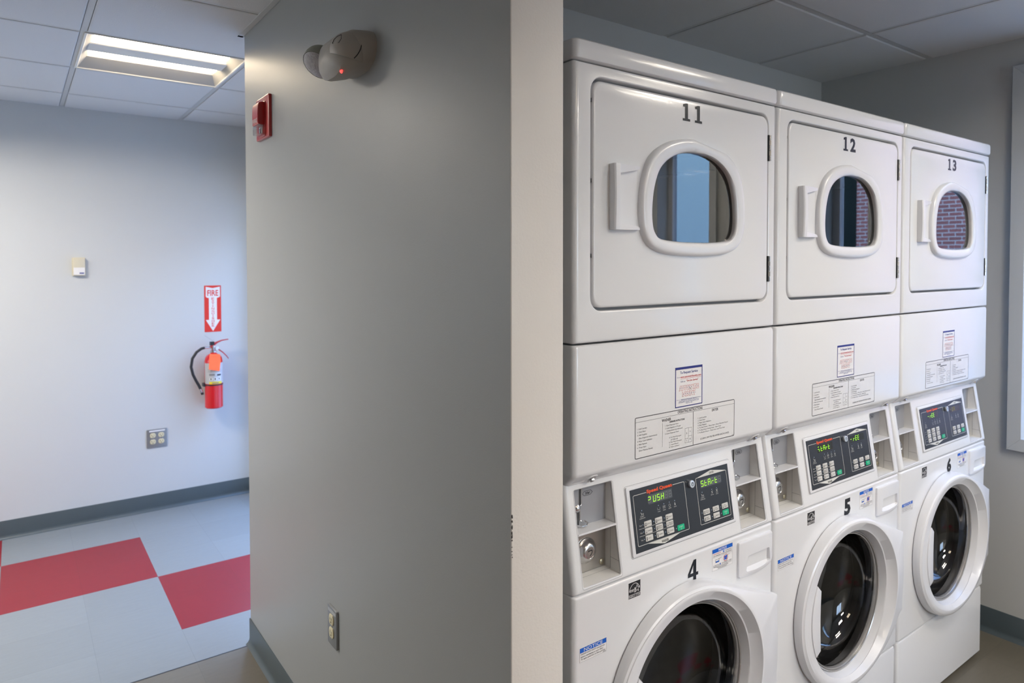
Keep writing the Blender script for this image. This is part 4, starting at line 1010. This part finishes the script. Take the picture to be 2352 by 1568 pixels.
def emergency():
    r = empty('emergency_light', (XP, .6780, 2.0300)); tag(r, 'beige twin head emergency light with red indicator, high on the grey wall', 'emergency light')
    # outline of the housing on the wall: rounded, tapering to a flat foot
    def outl(a, bb, c, k=48, p=2.9, du=0):
        O = []
        for i in range(k):
            t = 2 * pi * i / k; x = abs(cos(t)) ** (2 / p) * math.copysign(1, cos(t)); y = abs(sin(t)) ** (2 / p) * math.copysign(1, sin(t))
            sh = 1 - .10 * max(0, -y)
            O.append((du + a * x * sh, c + bb * y))
        return O
    b = MB(SIDE)
    prof = [(.106, .052, 0, 0, .043), (.106, .052, .010, 0, .043), (.105, .055, .025, 0, .039), (.102, .057, .045, 0, .035), (.094, .055, .062, 0, .028), (.080, .050, .078, 0, .022), (.060, .040, .090, 0, .021), (.032, .022, .098, 0, .021), (.004, .003, .101, 0, .021)]
    b.rings([[(p[0], p[1], n) for p in outl(a, h, c, du=du)] for a, h, n, du, c in prof], EMER, True, True); b.build('housing', r)
    for nm, u, M in (('lamp_head', -.092, 1), ('lamp_head', .056, 0)):
        v = .036 if M else .031; n = .074 if M else .052; rr = .044 if M else .048
        c = Vector((u, v, n))
        d = Vector((.30, -.72, .62)) if M else Vector((-.25, -.95, .15)); d.normalize(); q = Vector((0, 0, 1)).rotation_difference(d).to_matrix()
        s = MB(SIDE); s.sphere(c, rr, EMER2 if M else EMER, 28, -90, 22, M=q)
        if not M:
            # adjuster notch on the near head
            vd = Vector((.55, .30, .78)).normalized(); qq = Vector((0, 0, 1)).rotation_difference(vd).to_matrix()
            def on(x, y): w_ = (qq @ Vector((x, y, math.sqrt(max(0, 1 - x * x - y * y))))) * rr * 1.006 + c; return tuple(w_)
            s.tube([on(-.42, -.10), on(-.38, .12), on(-.22, .30), on(-.02, .40)], .0008, DARKGAP, 6); s.tube([on(-.02, .40), on(.10, .10), on(.02, -.12)], .0006, DARKGAP, 6); s.tube([on(.02, -.12), on(-.42, -.10)], .0003, DARKGAP, 6); s.tube([on(.93 * cos(radians(q_)), .93 * sin(radians(q_))) for q_ in range(-42, 62, 8)], .0011, DARKGAP, 6)
        o = s.build(nm, r)
        s = MB(SIDE); R_ = []
        for a in (22, 30, 45, 65, 88):
            ring = []
            for j in range(28):
                p = Vector((cos(radians(22)) * (cos(radians(a)) / cos(radians(22))) * cos(2 * pi * j / 28), cos(radians(a)) * sin(2 * pi * j / 28), sin(radians(22)) + (sin(radians(a)) - sin(radians(22))) * (.35 if M else .02))) * rr * .98
                ring.append(tuple(c + q @ p))
            R_.append(ring)
        s.rings(R_, LENSP if M else EMER2, False, True); s.build('lens', o)
        s = MB(SIDE); s.sphere(c + d * rr * .30, rr * .82, CHROMER, 20, -70, 5, e=(1, 1, .6), M=q); s.build('reflector', o)
    b = MB(SIDE @ Matrix.Translation((.055, -.0205, .0715))); b.sphere((0, 0, 0), .0055, REDLED, 12, 0, 90); tag(b.build('indicator_lamp', r), 'glowing red indicator')
emergency()

# ------------------------------------------------------------------ outside the windows
def brick_mat():
    m = bpy.data.materials.new('outside_brick'); m.use_nodes = True; nt = m.node_tree; N = nt.nodes; L = nt.links; b = N['Principled BSDF']
    tc = N.new('ShaderNodeTexCoord'); sx = N.new('ShaderNodeSeparateXYZ'); cb = N.new('ShaderNodeCombineXYZ'); L.new(tc.outputs['Object'], sx.inputs[0]); L.new(sx.outputs['Y'], cb.inputs[0]); L.new(sx.outputs['Z'], cb.inputs[1])
    t = N.new('ShaderNodeTexBrick'); t.inputs['Color1'].default_value = (.50, .19, .17, 1); t.inputs['Color2'].default_value = (.36, .15, .14, 1); t.inputs['Mortar'].default_value = (.80, .80, .80, 1)
    t.inputs['Scale'].default_value = 1; t.inputs['Brick Width'].default_value = .203; t.inputs['Row Height'].default_value = .0677; t.inputs['Mortar Size'].default_value = .006
    L.new(cb.outputs[0], t.inputs['Vector']); L.new(t.outputs['Color'], b.inputs['Base Color']); b.inputs['Roughness'].default_value = .85; return m
BRICK = brick_mat()
o = wbox('brick_building', 11.5, 12., -5.55, 9., -.3, 6.5, BRICK); tag(o, 'red brick building seen only through the right window', 'building')
o = wbox('pale_reflection_wing', 11.5, 12., -15., -7.6, -.3, 6.5, BLUESH); tag(o, 'added pale blue grey wing for the dryer glass reflections, beyond the dark hedge', 'building')  # unseen wing added for a pale blue reflection in the dryer glass
o = wbox('hedge', 12.8, 13.4, -8.1, -5.2, -.3, 5., TREE); tag(o, 'added dark hedge for the dryer glass reflections, between brick and pale wing', 'hedge')  # unseen, added to give a dark area mirrored in the dryer glass
struct(wbox('ground', XC + .12, 30, -25, 25, -.4, -.3, CONC))
# ------------------------------------------------------------------ light
w = bpy.data.worlds.new('World'); SC.world = w; w.use_nodes = True; nt = w.node_tree; bg = nt.nodes['Background']
gt = nt.nodes.new('ShaderNodeTexCoord'); sp = nt.nodes.new('ShaderNodeSeparateXYZ'); cr = nt.nodes.new('ShaderNodeValToRGB')
nt.links.new(gt.outputs['Generated'], sp.inputs[0]); nt.links.new(sp.outputs['Z'], cr.inputs[0]); nt.links.new(cr.outputs[0], bg.inputs['Color'])
cr.color_ramp.elements[0].position = 0.; cr.color_ramp.elements[0].color = (.72, .865, 1., 1); cr.color_ramp.elements[1].position = .8; cr.color_ramp.elements[1].color = (.26, .48, 1., 1)
bg.inputs['Strength'].default_value = 6.5
def portal(name, T, win, n):
    u0, u1, v0, v1 = win; l = bpy.data.lights.new(name, 'AREA'); l.shape = 'RECTANGLE'; l.size = u1 - u0; l.size_y = v1 - v0; l.cycles.is_portal = True
    o = bpy.data.objects.new(name, l); C.objects.link(o); p = T @ Vector(((u0 + u1) / 2, (v0 + v1) / 2, n)); d = (T.to_3x3() @ Vector((0, 0, 1))).normalized()
    o.location = p; o.rotation_euler = d.to_track_quat('-Z', 'Y').to_euler()
portal('daylight_window', Matrix.Translation((XR, 0, 0)) @ SIDE, WIN, -.14); portal('daylight_window', Matrix.Translation((XR, 0, 0)) @ SIDE, WIN6, -.14); portal('fill_daylight_corridor', Matrix.Translation((XC, 0, 0)) @ SIDE, FILLWIN_END, -.11)
portal('fill_daylight_left', LEFTT, FILLWIN_LEFT, -.11)
portal('fill_daylight_rear', Matrix.Translation((0, YS, 0)) @ Matrix.Rotation(pi, 4, 'Z') @ FRONT, FILLWIN_REAR, -.14)
# ------------------------------------------------------------------ camera
cam = bpy.data.cameras.new('Camera'); co = bpy.data.objects.new('Camera', cam); C.objects.link(co); SC.camera = co
f = 1582.635; cam.sensor_width = 36; cam.sensor_fit = 'HORIZONTAL'; cam.lens = f / 2352 * 36; cam.shift_x = -68.8513 / 2352; cam.shift_y = -140.753 / 2352
yaw, pit = radians(-37.4092), radians(-1.4502)
fw = Vector((-sin(yaw) * cos(pit), cos(yaw) * cos(pit), sin(pit))); rt = Vector((cos(yaw), sin(yaw), 0)); up = rt.cross(fw)
Mx = Matrix((rt, up, -fw)).transposed().to_4x4(); Mx.translation = (-.8934, -1.0653, 1.5295); co.matrix_world = Mx
cam.clip_start = .02; cam.clip_end = 100
cam.dof.use_dof = True; cam.dof.focus_distance = 1.75; cam.dof.aperture_fstop = 4.5
SC.view_settings.view_transform = 'Standard'; SC.view_settings.look = 'None'; SC.view_settings.gamma = 1; SC.view_settings.exposure = .80
SC.view_settings.use_curve_mapping = False
SC.cycles.use_denoising = True; SC.cycles.sample_clamp_indirect = 8; SC.cycles.max_bounces = 10; SC.cycles.caustics_reflective = False; SC.cycles.caustics_refractive = False
